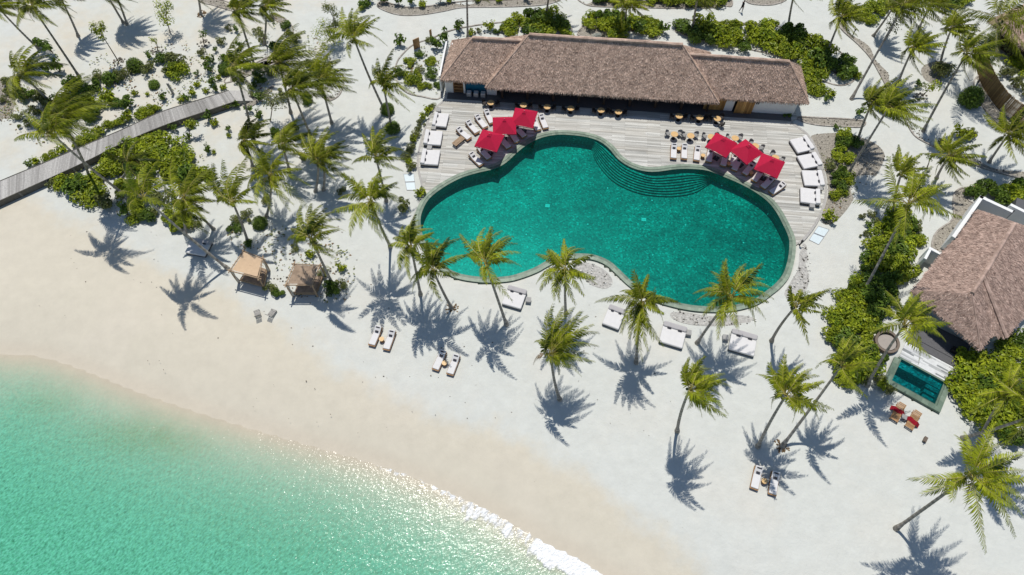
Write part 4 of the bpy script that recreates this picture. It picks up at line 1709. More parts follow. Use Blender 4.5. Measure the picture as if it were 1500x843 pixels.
def make_slat():
    t = thing('slatted_chair', '', '')
    a = MB()
    for k in range(6):
        a.box((-.3 + .12 * k, 0, .3 + .02 * abs(k - 3)), (.09, .55, .03), tone=.3 + .1 * (k % 4))
    a.build('seat', ['grey_wood'], t)
    a = MB()
    for k in range(5):
        a.box((-.42 - .05 * k, 0, .4 + .11 * k), (.03, .55, .09), tone=.3 + .12 * (k % 3))
    a.build('backrest', ['grey_wood'], t)
    for y in (-.26, .26):
        a = MB()
        a.box((0, y, .15), (.7, .05, .06), tone=.2)
        a.box((.3, y, .15), (.06, .05, .3), tone=.2)
        a.box((-.3, y, .15), (.06, .05, .3), tone=.2)
        a.build('leg_frame', ['grey_wood'], t)
    return t


for px, lb, a in (((378, 461), 'left one of two low slatted wooden chairs on the sand below the gazebos', 2.0), ((400, 460), 'right one of two low slatted wooden chairs on the sand below the gazebos', 1.2)):
    p = G(*px)
    place('slat', make_slat, lb, 'chair', (p.x, p.y, 0), a, 'slatted chairs below the gazebos')

# ------------------------------------------------------------------ villa at the right
villa = thing('villa', 'white villa with a brown hipped thatched roof at the right edge', 'building', tuple(G(1430, 430)))
rng = random.Random(31)


def V3(x, y, z):
    return G(x, y, z)


EV, RV = 2.75, 5.1
A_, B_, Bn, C_, D_ = V3(1335, 427, EV), V3(1437, 514, EV), V3(1452, 492, EV), V3(1474, 495, EV), V3(1548, 408, EV)
T4, T3, T2 = V3(1391, 358, EV), V3(1402, 350, EV), V3(1432, 307, EV)
S1, S2, S3 = V3(1424, 430, RV), V3(1440, 405, RV + .1), V3(1486, 328, RV + .1)
F_ = V3(1560, 352, EV)
mb = MB()
thatch(mb, [(A_, B_, S1), (A_, S1, S2), (A_, S2, T4), (T4, S2, S3), (T4, S3, T3), (T3, S3, T2), (B_, Bn, S1), (Bn, S2, S1), (Bn, C_, S2), (C_, D_, S2), (D_, S3, S2), (D_, F_, S3), (F_, T2, S3)], rng,
       dens=50, fringe=((A_, B_), (B_, Bn), (Bn, C_), (C_, D_), (T4, A_), (T3, T4), (T2, T3)), strand=.24)
for a, b, r in ((S1, S2, .2), (S2, S3, .2), (B_, S1, .05), (C_, S2, .2)):
    ridge_cap(mb, a, b, rng, r)
child(mb, 'roof', ['villa_thatch'], villa)


def wall_run(mb, pts, z0, z1, th=.28):
    for a, b in zip(pts, pts[1:]):
        a, b = Vector((a.x, a.y, 0)), Vector((b.x, b.y, 0))
        d = b - a
        mb.box(((a.x + b.x) / 2, (a.y + b.y) / 2, (z0 + z1) / 2), (d.length + th * .98, th, z1 - z0), math.atan2(d.y, d.x))


mb = MB()
cV = (A_ + C_ + T2 + D_) / 4
pts = [p.lerp(Vector((cV.x, cV.y, p.z)), .12) for p in (A_, T4, T3, T2)]
wall_run(mb, pts, 0, 2.7)
pts = [p.lerp(Vector((cV.x, cV.y, p.z)), .1) for p in (C_, D_)]
wall_run(mb, pts, 0, 2.7)
pts = [p.lerp(Vector((cV.x, cV.y, p.z)), .27) for p in (A_, B_, C_)]
wall_run(mb, pts, 0, 2.9)
child(mb, 'wall', ['grey_wall'], villa)
for lb, pts_ in (('white courtyard wall with a corner above the villa roof', [(1398, 346), (1438, 289), (1481, 309)]), ('white stepped courtyard wall at the right edge above the villa', [(1483, 301), (1545, 332)])):
    mb = MB()
    P = [V3(x, y, 2.3) for x, y in pts_]
    wall_run(mb, P, 0, 2.3, .36)
    o = mb.build('courtyard_wall', ['white_wall'])
    tag(o, lb, 'wall', 'white villa garden walls')
mb = MB()
wall_run(mb, [V3(1363, 364, 2.0), V3(1378, 372, 2.0)], 0, 2.0, .3)
wall_run(mb, [V3(1363, 365, 1.98), V3(1356, 378, 1.98)], 0, 1.98, .26)
tag(mb.build('garden_wall', ['white_wall']), 'short white wall stub at the left corner of the villa roof', 'wall', 'white villa garden walls')
mb = MB()
mb.poly([V3(1402, 346, .02), V3(1440, 300, .02), V3(1480, 318, .02), V3(1540, 340, .02), V3(1520, 370, .02), V3(1440, 360, .02)], None, .02)
child(mb, 'courtyard_floor', ['grey_wall'], villa)
mb = MB()
p = V3(1487, 316, .5)
mb.box((p.x, p.y, 1.0), (1.7, 1.9, 2.0), -.5)
child(mb, 'outdoor_shower', ['dark_floor'], villa)
# terrace, porch floor
mb = MB()
P = [VP(.35, 3.45), VP(5.05, 3.45), VP(5.05, 5.3), VP(.35, 5.3)]
k = 0
while k < 12:
    b0 = 3.47 + k * .155
    a = .35
    while a < 5.0:
        l = min(rng.uniform(.8, 1.9), 5.05 - a)
        q = VP(a + l / 2, b0 + .07, .11)
        mb.box(q, (l - .02, .135, .08), V_ANG, 0, rng.choice((.1, .5, .8, 1, 1)))
        a += l
    k += 1
child(mb, 'terrace', ['terrace_plank'], villa)
mb = MB()
mb.box(VP(2.7, 5.75, .12), (4.7, .8, .1), V_ANG, 0, .3)
mb.box(VP(2.9, 7.4, .14), (5.3, 2.5, .16), V_ANG, 0, .5)
child(mb, 'porch_floor', ['dark_floor'], villa)
mb = MB()
mb.box(VP(4.35, 6.9, .45), (.5, .5, .46), V_ANG)
o = mb.build('porch_stool', ['black_metal'])
tag(o, 'small black stool on the shaded villa porch', 'stool')

# plunge pool
pp = thing('plunge_pool', 'small rectangular plunge pool with green stone rim in front of the villa', 'swimming pool', tuple(VP(2.65, 1.55)), V_ANG)


def vbox(mb, a0, a1, b0, b1, z0, z1, mi=0, tone=.5):
    mb.box(VP((a0 + a1) / 2, (b0 + b1) / 2, (z0 + z1) / 2), (a1 - a0, b1 - b0, z1 - z0), V_ANG, mi, tone)


mb = MB()
W_, H_ = 5.3, 3.1
for k in range(9):
    vbox(mb, k * W_ / 9 + .005, (k + 1) * W_ / 9, 0, .45, -.2, .3, 0, rng.uniform(.1, .5))
for k in range(4):
    vbox(mb, 0, .45, .455 + k * .66, .455 + (k + 1) * .66 - .005, -.2, .3, 0, rng.uniform(.1, .6))
    vbox(mb, W_ - .45, W_, .455 + k * .66, .455 + (k + 1) * .66 - .005, -.2, .3, 0, rng.uniform(.1, .6))
child(mb, 'coping', ['pool_stone'], pp)
mb = MB()
vbox(mb, .45, .62, .47, 3.4, -1.4, .2, 0, .2)
vbox(mb, W_ - .62, W_ - .45, .47, 3.4, -1.4, .2, 0, .2)
vbox(mb, .62, W_ - .62, .45, .6, -1.4, .22, 0, .1)
vbox(mb, .35, W_ - .35, 3.3, 3.45, -1.4, .14, 0, .5)
child(mb, 'inner_rim', ['pool_stone'], pp)
mb = MB()
vbox(mb, .5, W_ - .5, .5, 3.4, -1.45, -1.2)
child(mb, 'basin_floor', ['pool_tile'], pp)
mb = MB()
vbox(mb, .62, W_ - .62, 2.55, 3.3, -1.2, -.2)
child(mb, 'bench_step', ['pool_tile'], pp)
for k in range(3):
    mb = MB()
    vbox(mb, 3.5 + .1 * k, W_ - .62, 2.55 - .42 * (k + 1), 2.55 - .42 * k - .01, -1.2, -.3 - .22 * k)
    child(mb, 'step', ['pool_tile'], pp)
mb = MB()
P = [VP(.62, .6), VP(W_ - .62, .6), VP(W_ - .62, 3.3), VP(.62, 3.3)]
mb.poly(P, None, .12)
child(mb, 'water', ['plunge_water'], pp)


# teak slatted loungers with red towels
def make_teak():
    t = thing('teak_lounger', '', '')
    for k in range(13):
        pass
    a = MB()
    for k in range(9):
        a.box((-.22 + .14 * k, 0, .33), (.11, .66, .03), tone=.3 + .2 * (k % 3))
    a.build('slatted_seat', ['teak'], t)
    bk = Matrix.Rotation(R(20), 3, 'Y')
    a = MB()
    for k in range(5):
        c = bk @ Vector((-.14 * k - .08, 0, 0)) + Vector((-.28, 0, .34))
        a.box(c, (.11, .66, .03), rot=bk, tone=.35 + .2 * (k % 3))
    a.build('backrest', ['teak'], t)
    for y in (-.34, .34):
        a = MB()
        a.box((0, y, .28), (1.95, .05, .08), tone=.3)
        a.build('side_rail', ['teak'], t)
    for x in (-.8, .85):
        for y in (-.32, .32):
            a = MB()
            a.box((x, y, .13), (.06, .06, .26), tone=.2)
            a.build('leg', ['teak'], t)
    return t


vl = []
for h, f, lb in (((1322, 591), (1309, 617), 'left one of two teak loungers below the plunge pool, half in palm shade'), ((1345, 603), (1331, 628), 'right one of two teak loungers below the plunge pool, in full sun')):
    c, a = face_px(h, f, .35)
    vl.append((c, a))
    place('teak', make_teak, lb, 'sun lounger', (c.x, c.y, 0), a, 'teak loungers by the villa')
for (c, a), lb, off in zip(vl, ('dark red towel draped across the left teak lounger', 'dark red towel draped across the right teak lounger'), (-.1, .1)):
    mb = MB()
    N = 14
    for i in range(N):
        for j in range(4):
            def tw(u, v):
                y = (u - .5) * 1.35
                x = (v - .5) * .46 + .05 * math.sin(u * 9 + off * 20)
                z = .385 + .012 * math.sin(u * 23 + v * 5) - max(0, abs(y) - .37) ** 1.2 * 1.6
                return Vector((x + off * 1.5, y, max(z, .08)))
            mb.face([tw(i / N, j / 4), tw((i + 1) / N, j / 4), tw((i + 1) / N, (j + 1) / 4), tw(i / N, (j + 1) / 4)], 0, .3 + .4 * (j % 2))
    o = mb.build('towel', ['red_towel'])
    o.location = (c.x, c.y, 0)
    o.rotation_euler = (0, 0, a)
    tag(o, lb, 'towel', 'red towels on the teak loungers')
p = G(1325, 611, .4)
t = thing('side_table', 'small grey square table between the two teak loungers', 'side table', (p.x, p.y, 0), -.5)
mb = MB()
mb.box((0, 0, .4), (.45, .45, .04), tone=.6)
mb.build('table_top', ['grey_wicker'], t)
for x in (-.18, .18):
    for y in (-.18, .18):
        mb = MB()
        mb.box((x, y, .19), (.05, .05, .38))
        mb.build('leg', ['steel'], t)
p = G(1354, 645)
t = thing('foot_bath', 'small brown wooden foot tub on the sand beside the plunge pool', 'tub', (p.x, p.y, 0), .9)
mb = MB()
mb.box((0, 0, .12), (.5, .26, .24), tone=.3, taper=1.12)
mb.build('tub', ['brown_wicker'], t)
mb = MB()
mb.tube([(-.25, 0, .26), (-.42, 0, .34)], .03, 6)
mb.build('handle', ['black_metal'], t)

# round wicker daybed
p = G(1300, 501, .4)
t = thing('round_daybed', 'round dark wicker daybed with beige cushion beside the villa', 'daybed', (p.x, p.y, 0))
mb = MB()
for k in range(28):
    a0, a1 = 2 * math.pi * k / 28, 2 * math.pi * (k + 1) / 28
    h0 = .42 + .28 * max(0, math.sin(a0)) ** 1.5
    h1 = .42 + .28 * max(0, math.sin(a1)) ** 1.5
    ro, ri = 1.17, .93
    c0, s0, c1, s1 = math.cos(a0), math.sin(a0), math.cos(a1), math.sin(a1)
    mb.face([(ro * c0, ro * s0, 0), (ro * c1, ro * s1, 0), (ro * c1, ro * s1, h1), (ro * c0, ro * s0, h0)], 0, .4)
    mb.face([(ro * c0, ro * s0, h0), (ro * c1, ro * s1, h1), (ri * c1, ri * s1, h1 - .03), (ri * c0, ri * s0, h0 - .03)], 0, .7)
    mb.face([(ri * c0, ri * s0, h0 - .03), (ri * c1, ri * s1, h1 - .03), (ri * c1, ri * s1, .2), (ri * c0, ri * s0, .2)], 0, .2)
mb.build('wicker_shell', ['brown_wicker'], t)
mb = MB()
mb.disc((0, 0, .12), .92, .22, 24, r2=.86)
mb.build('cushion', ['beige_cushion'], t)

# ------------------------------------------------------------------ small fittings
for c4, lb in (([(591, 255), (606, 254), (609, 279), (596, 279)], 'pale blue-white foot grating beside the left deck end'), ([(1199, 331), (1215, 336), (1199, 359), (1185, 352)], 'pale framed foot grating beside the right deck end')):
    P = [G(*q, .05) for q in c4]
    c = sum(P, Vector()) / 4
    t = thing('foot_grating', lb, 'grating', (c.x, c.y, 0), 0, 'foot gratings at the deck ends')
    for k in range(2):
        v0, v1 = k * .5 + .02, k * .5 + .48
        Q = [P[0].lerp(P[3], v0), P[1].lerp(P[2], v0), P[1].lerp(P[2], v1), P[0].lerp(P[3], v1)]
        mb = MB()
        mb.poly(Q, .0, .04)
        child(mb, 'panel', ['pale_panel'], t)
        for i in range(4):
            a, b = Q[i], Q[(i + 1) % 4]
            mb = MB()
            mb.tube([Vector((a.x, a.y, .05)), Vector((b.x, b.y, .05))], .03, 5)
            child(mb, 'frame_bar', ['steel'], t)


def bollard(px, lb):
    p = G(*px)
    t = thing('path_light', lb, 'path light', (p.x, p.y, 0), 0, 'dark path lights')
    mb = MB()
    mb.tube([(0, 0, 0), (0, 0, .8)], .06, 8)
    mb.build('post', ['black_metal'], t)
    mb = MB()
    mb.disc((0, 0, .8), .13, .16, 12, r2=.1)
    mb.build('lamp_head', ['black_metal'], t)


bollard((1171, 360), 'small black path light at the right tip of the deck')
bollard((862, 34), 'small dark path light at the corner of the hedge behind the bar')
bollard((1249, 52), 'small dark path light on the curved kerb upper right')
for px, lb, hgt, wd, a in (((611, 71), 'larger reddish wooden board standing beside the upper left path', 1.5, .9, .6), ((632, 59), 'narrow reddish wooden board standing beside the upper path', 1.6, .35, .9),
                           ((1420, 281), 'leaning dark timber post at the tip of the villa gravel bed', .9, .14, .3), ((254, 138), 'grey driftwood post standing in the sapling garden', 1.7, .3, .2)):
    p = G(*px)
    t = thing('timber_board', lb, 'timber board', (p.x, p.y, 0), a, 'timber boards beside the paths')
    mb = MB()
    for k in range(3):
        mb.box((-wd / 3 + wd / 3 * k, 0, hgt / 2), (wd / 3 - .012, .08, hgt), tone=.2 + .3 * k)
    mb.build('plank', ['grey_wood' if 'grey' in lb else 'teak'], t)
    mb = MB()
    mb.box((0, .06, hgt * .4), (.08, .05, hgt * .8), tone=.2)
    mb.build('support', ['dark_timber'], t)

# bamboo fence, upper right
P = smooth_line([G(x, y) for x, y in [(1428, 84), (1432, 108), (1443, 134), (1460, 158), (1480, 174), (1510, 190), (1560, 204)]], 6, False)
fence = thing('bamboo_fence', 'curved brown bamboo fence at the upper right', 'fence', tuple(P[8]))
mb = MB()
for i in range(len(P) - 1):
    n_ = max(1, int((P[i + 1] - P[i]).length / .09))
    for k in range(n_):
        p = P[i].lerp(P[i + 1], k / n_)
        h = 2.35 + rk.uniform(-.06, .06)
        mb.tube([p, p + Vector((rk.uniform(-.02, .02), rk.uniform(-.02, .02), h))], .05, 5, tone=rk.random())
child(mb, 'canes', ['bamboo'], fence)
for zz in (.5, 1.3, 2.1):
    mb = MB()
    mb.tube([p + Vector((.06, .06, zz)) for p in P], .04, 6, tone=.3)
    child(mb, 'rail', ['bamboo'], fence)

# second thatched hut, upper right corner
hut = thing('thatched_hut', 'thatched hut roof cut by the upper right edge', 'building', tuple(G(1520, 60)))
mb = MB()
c = G(1528, 36, 3)
ca = .5
hu, hv = Vector((math.cos(ca), math.sin(ca), 0)), Vector((-math.sin(ca), math.cos(ca), 0))


def HP(a, b, z):
    q = c + hu * a + hv * b
    return Vector((q.x, q.y, z))


q = [HP(-5, -4, 2.7), HP(5, -4, 2.7), HP(5, 4, 2.7), HP(-5, 4, 2.7)]
r0, r1 = HP(-1.5, 0, 6), HP(1.5, 0, 6)
thatch(mb, [(q[0], q[1], r1, r0), (q[1], q[2], r1), (q[2], q[3], r0, r1), (q[3], q[0], r0)], rng, dens=34, fringe=[(q[i], q[(i + 1) % 4]) for i in range(4)])
child(mb, 'roof', ['thatch'], hut)
mb = MB()
wall_run(mb, [HP(-3.6, -2.4, 0), HP(3.6, -2.4, 0), HP(3.6, 2.4, 0), HP(-3.6, 2.4, 0), HP(-3.6, -2.4, 0)], 0, 2.6)
child(mb, 'wall', ['dark_timber'], hut)

# ------------------------------------------------------------------ palms
WIND = Vector((1.0, 0.16, 0.0))


def frond(mb, C, T, rng, wl, n=48, tone=.5, dead=False, lf=.225, mi=0, mr=1, bend=.30, start=None):
    D_ = T - C
    L = D_.length
    upb = bend * L * (1 if D_.z < L * .4 else .35)
    K = C + D_ * .42 + Vector((0, 0, upb)) if start is None else C + start * (L * .5) + Vector((0, 0, upb * .4))
    if start is None:
        hd = Vector((D_.x, D_.y, 0))
        hd = hd.normalized() if hd.length > .01 else Vector((1, 0, 0))
        st = hd - WIND * .55 + hd.cross(Vector((0, 0, 1))) * rng.uniform(-.35, .35) + Vector((0, 0, .75 if D_.z < L * .4 else .3))
        K = C + st.normalized() * (L * .52) + Vector((0, 0, upb * .25))
    if False:
        K += Vector((-WIND.x, -WIND.y, 0)) * (L * (.08 + .35 * wl)) + D_.cross(Vector((0, 0, 1))).normalized() * (L * rng.uniform(-.14, .14))
    S = 12
    pts = []
    for k in range(S + 1):
        t = k / S
        pts.append(C * (1 - t) ** 2 + K * (2 * t * (1 - t)) + T * t * t)
    mb.tube(pts, [.034 * (1 - .8 * k / S) for k in range(S + 1)], 3, mr, tone, cap=False)
    grav = Vector((0, 0, -1))
    wl0 = WIND * wl
    for k in range(n):
        t = .13 + .86 * (k + .5) / n
        f = t * S
        i = min(int(f), S - 1)
        p = pts[i].lerp(pts[i + 1], f - i)
        tan = (pts[i + 1] - pts[i]).normalized()
        side = tan.cross(Vector((0, 0, 1)))
        if side.length < .05:
            side = Vector((1, 0, 0))
        side.normalize()
        ln = L * lf * .92 * (.38 + .62 * math.sin(math.pi * min(1, .16 + .80 * t))) * rng.uniform(.85, 1.12)
        al = R(36 + 30 * t * t + rng.uniform(-10, 10))
        if rng.random() < .06:
            continue
        w = .031 + .016 * math.sin(math.pi * t)
        for s in (-1, 1):
            d = side * (s * math.cos(al)) + tan * math.sin(al) + grav * rng.uniform(.25, .62) + wl0 * rng.uniform(.5, 1.1)
            d.normalize()
            m = p + d * (ln * .52)
            d2 = (d + grav * rng.uniform(.5, 1.3) + wl0 * .7).normalized()
            e = m + d2 * (ln * .5)
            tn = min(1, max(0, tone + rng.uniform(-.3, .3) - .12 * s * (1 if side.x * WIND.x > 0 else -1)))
            i0 = len(mb.v)
            wt = tan * w
            mb.v.extend([tuple(p - wt * .6), tuple(p + wt * .6), tuple(m + wt), tuple(m - wt), tuple(e)])
            mb.f.append((i0, i0 + 1, i0 + 2, i0 + 3))
            mb.f.append((i0 + 3, i0 + 2, i0 + 4))
            mb.m += [mi, mi]
            mb.t += [tn, min(1, tn + .06)]


def tip_point(C, px, chord):
    o = Vector((0, 0, CAM_H))
    d = ray(*px).normalized()
    oc = o - C
    b = oc.dot(d)
    c_ = oc.dot(oc) - chord * chord
    disc = b * b - c_
    if disc <= 0:
        return o + d * (-b)
    s_ = math.sqrt(disc)
    near, far = o + d * (-b - s_), o + d * (-b + s_)
    want = C.z - .22 * chord
    # a frond tip hangs a little below the crown: take the hit nearer to that
    p = near if abs(near.z - want) < abs(far.z - want) else far
    mid = o + d * (-b)
    return p.lerp(mid, .25)


PALM_N = [0]


def palm(label, base, crown, h=None, L=None, tips=None, n=22, wind=.42, dead=0, tone=.5, bow=0.0, group='coconut palms on the resort sand', extra=5, z0=0.0, mulch=False, curve=.62):
    PALM_N[0] += 1
    rng = random.Random(100 + PALM_N[0] * 7)
    B = G(*base, z0)
    if h is None:
        best = None
        for k in range(45, 106, 2):
            q = G(*crown, k / 10)
            e = math.hypot(q.x - B.x, q.y - B.y) + abs(k / 10 - 8) * .12
            if best is None or e < best[0]:
                best = (e, k / 10)
        h = best[1]
    C = G(*crown, h)
    if tips is None and rng.random() < .4:
        dead = max(dead, rng.choice((1, 2)))
    o = thing('coconut_palm', label, 'palm tree', tuple(B), 0, group)
    O = Vector(B)
    mb = MB()
    ax = C - B
    K = Vector((B.x + ax.x * curve, B.y + ax.y * curve, B.z + ax.z * .45))
    perp = Vector((-ax.y, ax.x, 0))
    if perp.length > .01:
        K += perp.normalized() * bow
    S = 36
    pts, rad, tn = [], [], []
    for k in range(S + 1):
        t = k / S
        pts.append(B * (1 - t) ** 2 + K * (2 * t * (1 - t)) + C * t * t)
        rad.append((.145 - .05 * t + .11 * max(0, 1 - t * 9)) * (1.0 + .05 * (k % 2)))
        tn.append((.12 if k % 2 else .62) + .38 * rng.random())
    pts[0] = pts[0] - Vector((0, 0, .06))
    mb.tube(pts, rad, 8, 0, tones=tn)
    child(mb, 'trunk', ['palm_bark'], o, smooth=True)
    L = (L or rng.uniform(4.4, 5.1)) * 1.05
    mb = MB()
    Tl = []
    if tips:
        for q in tips:
            Tl.append((tip_point(C, q, L * rng.uniform(.84, .94)), rng.uniform(-.26, .26), None))
        n_extra = extra
    else:
        n_extra = n
    a0 = rng.uniform(0, 6.28)
    for k in range(n_extra):
        az = a0 + k * 2.399963
        u = (k + .5) / n_extra
        el = R(58 - 92 * u + rng.uniform(-10, 10)) if not tips else R(rng.uniform(25, 65))
        d = Vector((math.cos(az) * math.cos(el), math.sin(az) * math.cos(el), math.sin(el) * .8))
        st_ = d.copy()
        lee = d.x * WIND.x + d.y * WIND.y          # fronds facing the wind are folded back harder
        d = (d + WIND * wind * (1.5 + 1.2 * max(0, -lee)) + Vector((0, 0, -.18 * rng.random()))).normalized()
        l = L * (.86 if not tips else .7) * rng.uniform(.72, 1.08)
        if not tips and rng.random() < .12:
            continue
        Tl.append((C + d * l, rng.uniform(-.28, .28) - (.12 if el < 0 else 0), st_))
    for T, dt, st_ in Tl:
        rel = (T.z - C.z) / L
        c0 = C + Vector((rng.uniform(-.1, .1), rng.uniform(-.1, .1), rng.uniform(-.1, .25)))
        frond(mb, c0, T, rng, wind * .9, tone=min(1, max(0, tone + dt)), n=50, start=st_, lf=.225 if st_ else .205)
    # heart: short upright spears
    for k in range(4):
        az = rng.uniform(0, 6.28)
        d = Vector((math.cos(az) * .3, math.sin(az) * .3, 1)) + WIND * wind
        frond(mb, C, C + d.normalized() * L * .5, rng, .1, n=16, tone=.8, lf=.13)
    child(mb, 'crown', ['palm_leaf', 'palm_rib'], o)
    mb = MB()
    for k in range(7):
        az = rng.uniform(0, 6.28)
        q = C + Vector((math.cos(az) * .24, math.sin(az) * .24, -.22 + rng.uniform(-.1, .05)))
        bm_r = .12
        mb.tube([q + Vector((0, 0, -.13)), q + Vector((0, 0, -.06)), q + Vector((0, 0, .06)), q + Vector((0, 0, .13))], [.04, bm_r, bm_r, .04], 6, tone=rng.random())
    child(mb, 'coconut_bunch', ['leaf_olive'], o)
    for k in range(dead):
        az = rng.uniform(0, 6.28)
        d = Vector((math.cos(az) * .55, math.sin(az) * .55, -.8)) + WIND * .1
        mb = MB()
        frond(mb, C - Vector((0, 0, .2)), C + d.normalized() * L * .6, rng, .1, n=20, tone=.5, mi=0, mr=0, bend=.1)
        child(mb, 'dead_frond', ['dry_leaf'], o)
    if mulch:
        mb = MB()
        for k in range(34):
            az = rng.uniform(0, 6.28)
            r = rng.uniform(.15, .7)
            mb.box((B.x + math.cos(az) * r, B.y + math.sin(az) * r, .05), (.2, .12, .07), az, tone=rng.random(), taper=.6)
        child(mb, 'root_mulch', ['dry_leaf'], o)
    return o


# --- the palms on the open sand below and right of the pool, frond by frond
palm('leaning palm at the lower right whose trunk bends right over its own shadow', (1312, 775), (1423, 695), 10.9, 5.3,
     [(1331, 701), (1350, 724), (1399, 637), (1413, 632), (1456, 637), (1500, 663), (1504, 690), (1508, 735), (1488, 787), (1445, 810), (1396, 733), (1413, 750), (1500, 757), (1470, 650), (1480, 720)], wind=.22, dead=1, bow=-.3)
palm('wide bushy palm in front of the daybeds below the pool, fronds hanging all round', (932, 532), (940, 444), 7.8, 4.7,
     [(872, 442), (907, 428), (932, 414), (945, 418), (998, 445), (963, 435), (910, 488), (922, 497), (932, 505), (942, 530), (973, 507), (958, 498), (972, 473), (915, 470), (950, 515)], wind=.05, tone=.56)
palm('big palm overhanging the lower right rim of the pool', (1021, 503), (1072, 435), 8.4, 5.0,
     [(1041, 397), (1064, 379), (1093, 386), (1112, 393), (1120, 409), (1038, 414), (1015, 430), (1017, 443), (1030, 462), (1052, 498), (1082, 482), (1107, 478), (1122, 468), (1131, 422), (1134, 438), (1060, 478)], wind=.14, tone=.56, bow=.3)
palm('windswept palm on the sand left of centre, all fronds blown right', (820, 586), (807, 520), 7.2, 4.7,
     [(810, 445), (860, 462), (877, 487), (877, 507), (872, 530), (852, 552), (782, 502), (850, 456), (840, 450), (825, 448), (869, 475), (862, 518), (845, 540), (818, 550)], wind=.32, dead=1, bow=.15)
palm('palm leaning over the lower left curve of the pool, trunk base on the sand', (742, 476), (711, 387), 9.2, 4.8,
     [(710, 333), (746, 345), (763, 370), (764, 390), (751, 441), (673, 342), (679, 377), (735, 402), (722, 337), (735, 338), (758, 357), (690, 350)], wind=.2, tone=.6, bow=-.3)
palm('palm with thick trunk and straw at its foot at the lower left of the pool', (662, 452), (635, 397), 7.5, 4.6,
     [(642, 350), (675, 349), (669, 409), (614, 409), (647, 441), (593, 357), (604, 428), (655, 360), (625, 352), (660, 372), (600, 415), (632, 355)], wind=.22, mulch=True, bow=-.2)
palm('palm just left of the pool rim, behind the thick-trunked palm', (616, 432), (602, 362), None, 4.3, [(590, 330), (612, 322), (633, 335), (640, 352), (575, 350), (568, 362), (585, 395), (600, 410), (626, 392), (620, 330)], wind=.2)
palm('straight palm on the white sand inside the curve of the pool', (829, 460), (828, 396), None, 4.4,
     [(785, 372), (807, 365), (843, 361), (856, 364), (785, 416), (791, 425), (820, 443), (844, 447), (856, 424), (876, 417), (856, 433), (812, 440), (800, 368)], wind=.05, tone=.55)
palm('palm with straight shadowed stem on the sand below the rightmost daybed', (992, 632), (1010, 572), 10.3, 4.6,
     [(1000, 535), (1042, 540), (1062, 547), (1072, 567), (1067, 607), (1028, 612), (1048, 616), (1032, 535), (1015, 530), (1060, 585), (1006, 600), (1018, 540), (1055, 555)], wind=.3, bow=-.2)
palm('palm leaning right on bare sand, right of the pool', (1130, 500), (1165, 450), 7.7, 3.9,
     [(1217, 422), (1220, 455), (1185, 505), (1157, 430), (1175, 424), (1197, 462), (1162, 475), (1200, 432), (1205, 440)], wind=.25, bow=-.25, extra=4)
palm('palm with fanned fronds at the lower right, left one of two crossing trunks', (1110, 655), (1151, 580), 8.3, 4.4,
     [(1125, 535), (1108, 548), (1177, 532), (1200, 550), (1222, 600), (1200, 615), (1190, 540), (1160, 620), (1205, 570), (1180, 612), (1130, 600), (1150, 530)], wind=.18)
palm('palm with long bare trunk rising to the hedge, right one of two crossing trunks', (1145, 655), (1232, 537), 9.5, 4.2,
     [(1194, 540), (1237, 493), (1265, 500), (1285, 530), (1280, 545), (1255, 555), (1250, 490), (1275, 512), (1210, 525)], wind=.3, mulch=True, bow=-.2)
palm('palm leaning across the round daybed towards the villa roof', (1270, 566), (1325, 477), 9.3, 4.7,
     [(1297, 425), (1315, 433), (1278, 487), (1370, 440), (1377, 472), (1386, 500), (1345, 535), (1350, 443), (1283, 450), (1365, 455), (1360, 490), (1335, 428)], wind=.28)
palm('tall leafy palm over the hedge with one frond reaching left over sand', (1262, 432), (1331, 299), 9.5, 6.2,
     [(1250, 294), (1360, 255), (1375, 272), (1377, 295), (1390, 322), (1362, 325), (1310, 365), (1295, 312), (1345, 335), (1340, 248), (1385, 285), (1355, 262), (1300, 280), (1325, 350)], wind=.25, dead=1, bow=-.4)
palm('smaller palm rising behind the tall leafy palm over the hedge', (1308, 318), (1320, 256), None, 3.8, [(1317, 212), (1300, 247), (1348, 238), (1332, 222), (1345, 268), (1308, 225), (1340, 250)], wind=.22, extra=8)
palm('palm crown in the villa shrubbery at the right edge', (1428, 662), (1476, 574), 7.5, 4.3, [(1420, 605), (1432, 580), (1480, 540), (1500, 560), (1510, 590), (1490, 610), (1455, 610), (1465, 545)], wind=.2)
palm('dry-looking palm cut by the right edge below the villa', (1410, 642), (1525, 605), 9, 4.6, None, wind=.2)
# --- right side, upper
P_ = palm
P_('palm at the upper right with its trunk base in the shrubs beside the bar roof', (1210, 82), (1233, 24), None, 4.0, wind=0.33)
P_('very long thin trunk crossing the curved kerb at the upper right', (1247, 146), (1324, 8), 10.5, 4.4, wind=0.38)
P_('short slanting palm at the top edge above the curved kerb', (1279, 53), (1308, 12), None, 3.6)
P_('palm trunk near the upper right standing behind the small feathery palm', (1347, 40), (1364, 6), None, 3.8)
P_('small feathery palm on the sand right of the curved kerb', (1316, 121), (1338, 70), None, 3.7, wind=0.38)
P_('palm in a round dark mulch ring at the upper right', (1377, 95), (1394, 42), None, 3.8, mulch=True)
P_('tall palm beside the bamboo fence with a bare lower trunk', (1352, 193), (1416, 79), 9.8, 4.3, wind=0.40)
P_('big broad-fronded palm at the upper right corner before the hut', (1462, 78), (1468, 28), 9.0, 6.6, tone=.56, wind=0.28)
P_('left one of two palms sharing a crown right of the bar', (1256, 207), (1277, 152), None, 4.0, wind=0.40)
P_('right one of two palms sharing a crown right of the bar, long slanting trunk', (1241, 257), (1302, 158), 9.2, 4.4, wind=0.46)
P_('palm standing at the bend of the kerb beside the villa path', (1372, 261), (1390, 229), None, 3.9, wind=0.33)
P_('palm at the right edge on the path kerb above the villa', (1449, 238), (1477, 198), None, 4.2, wind=0.28)
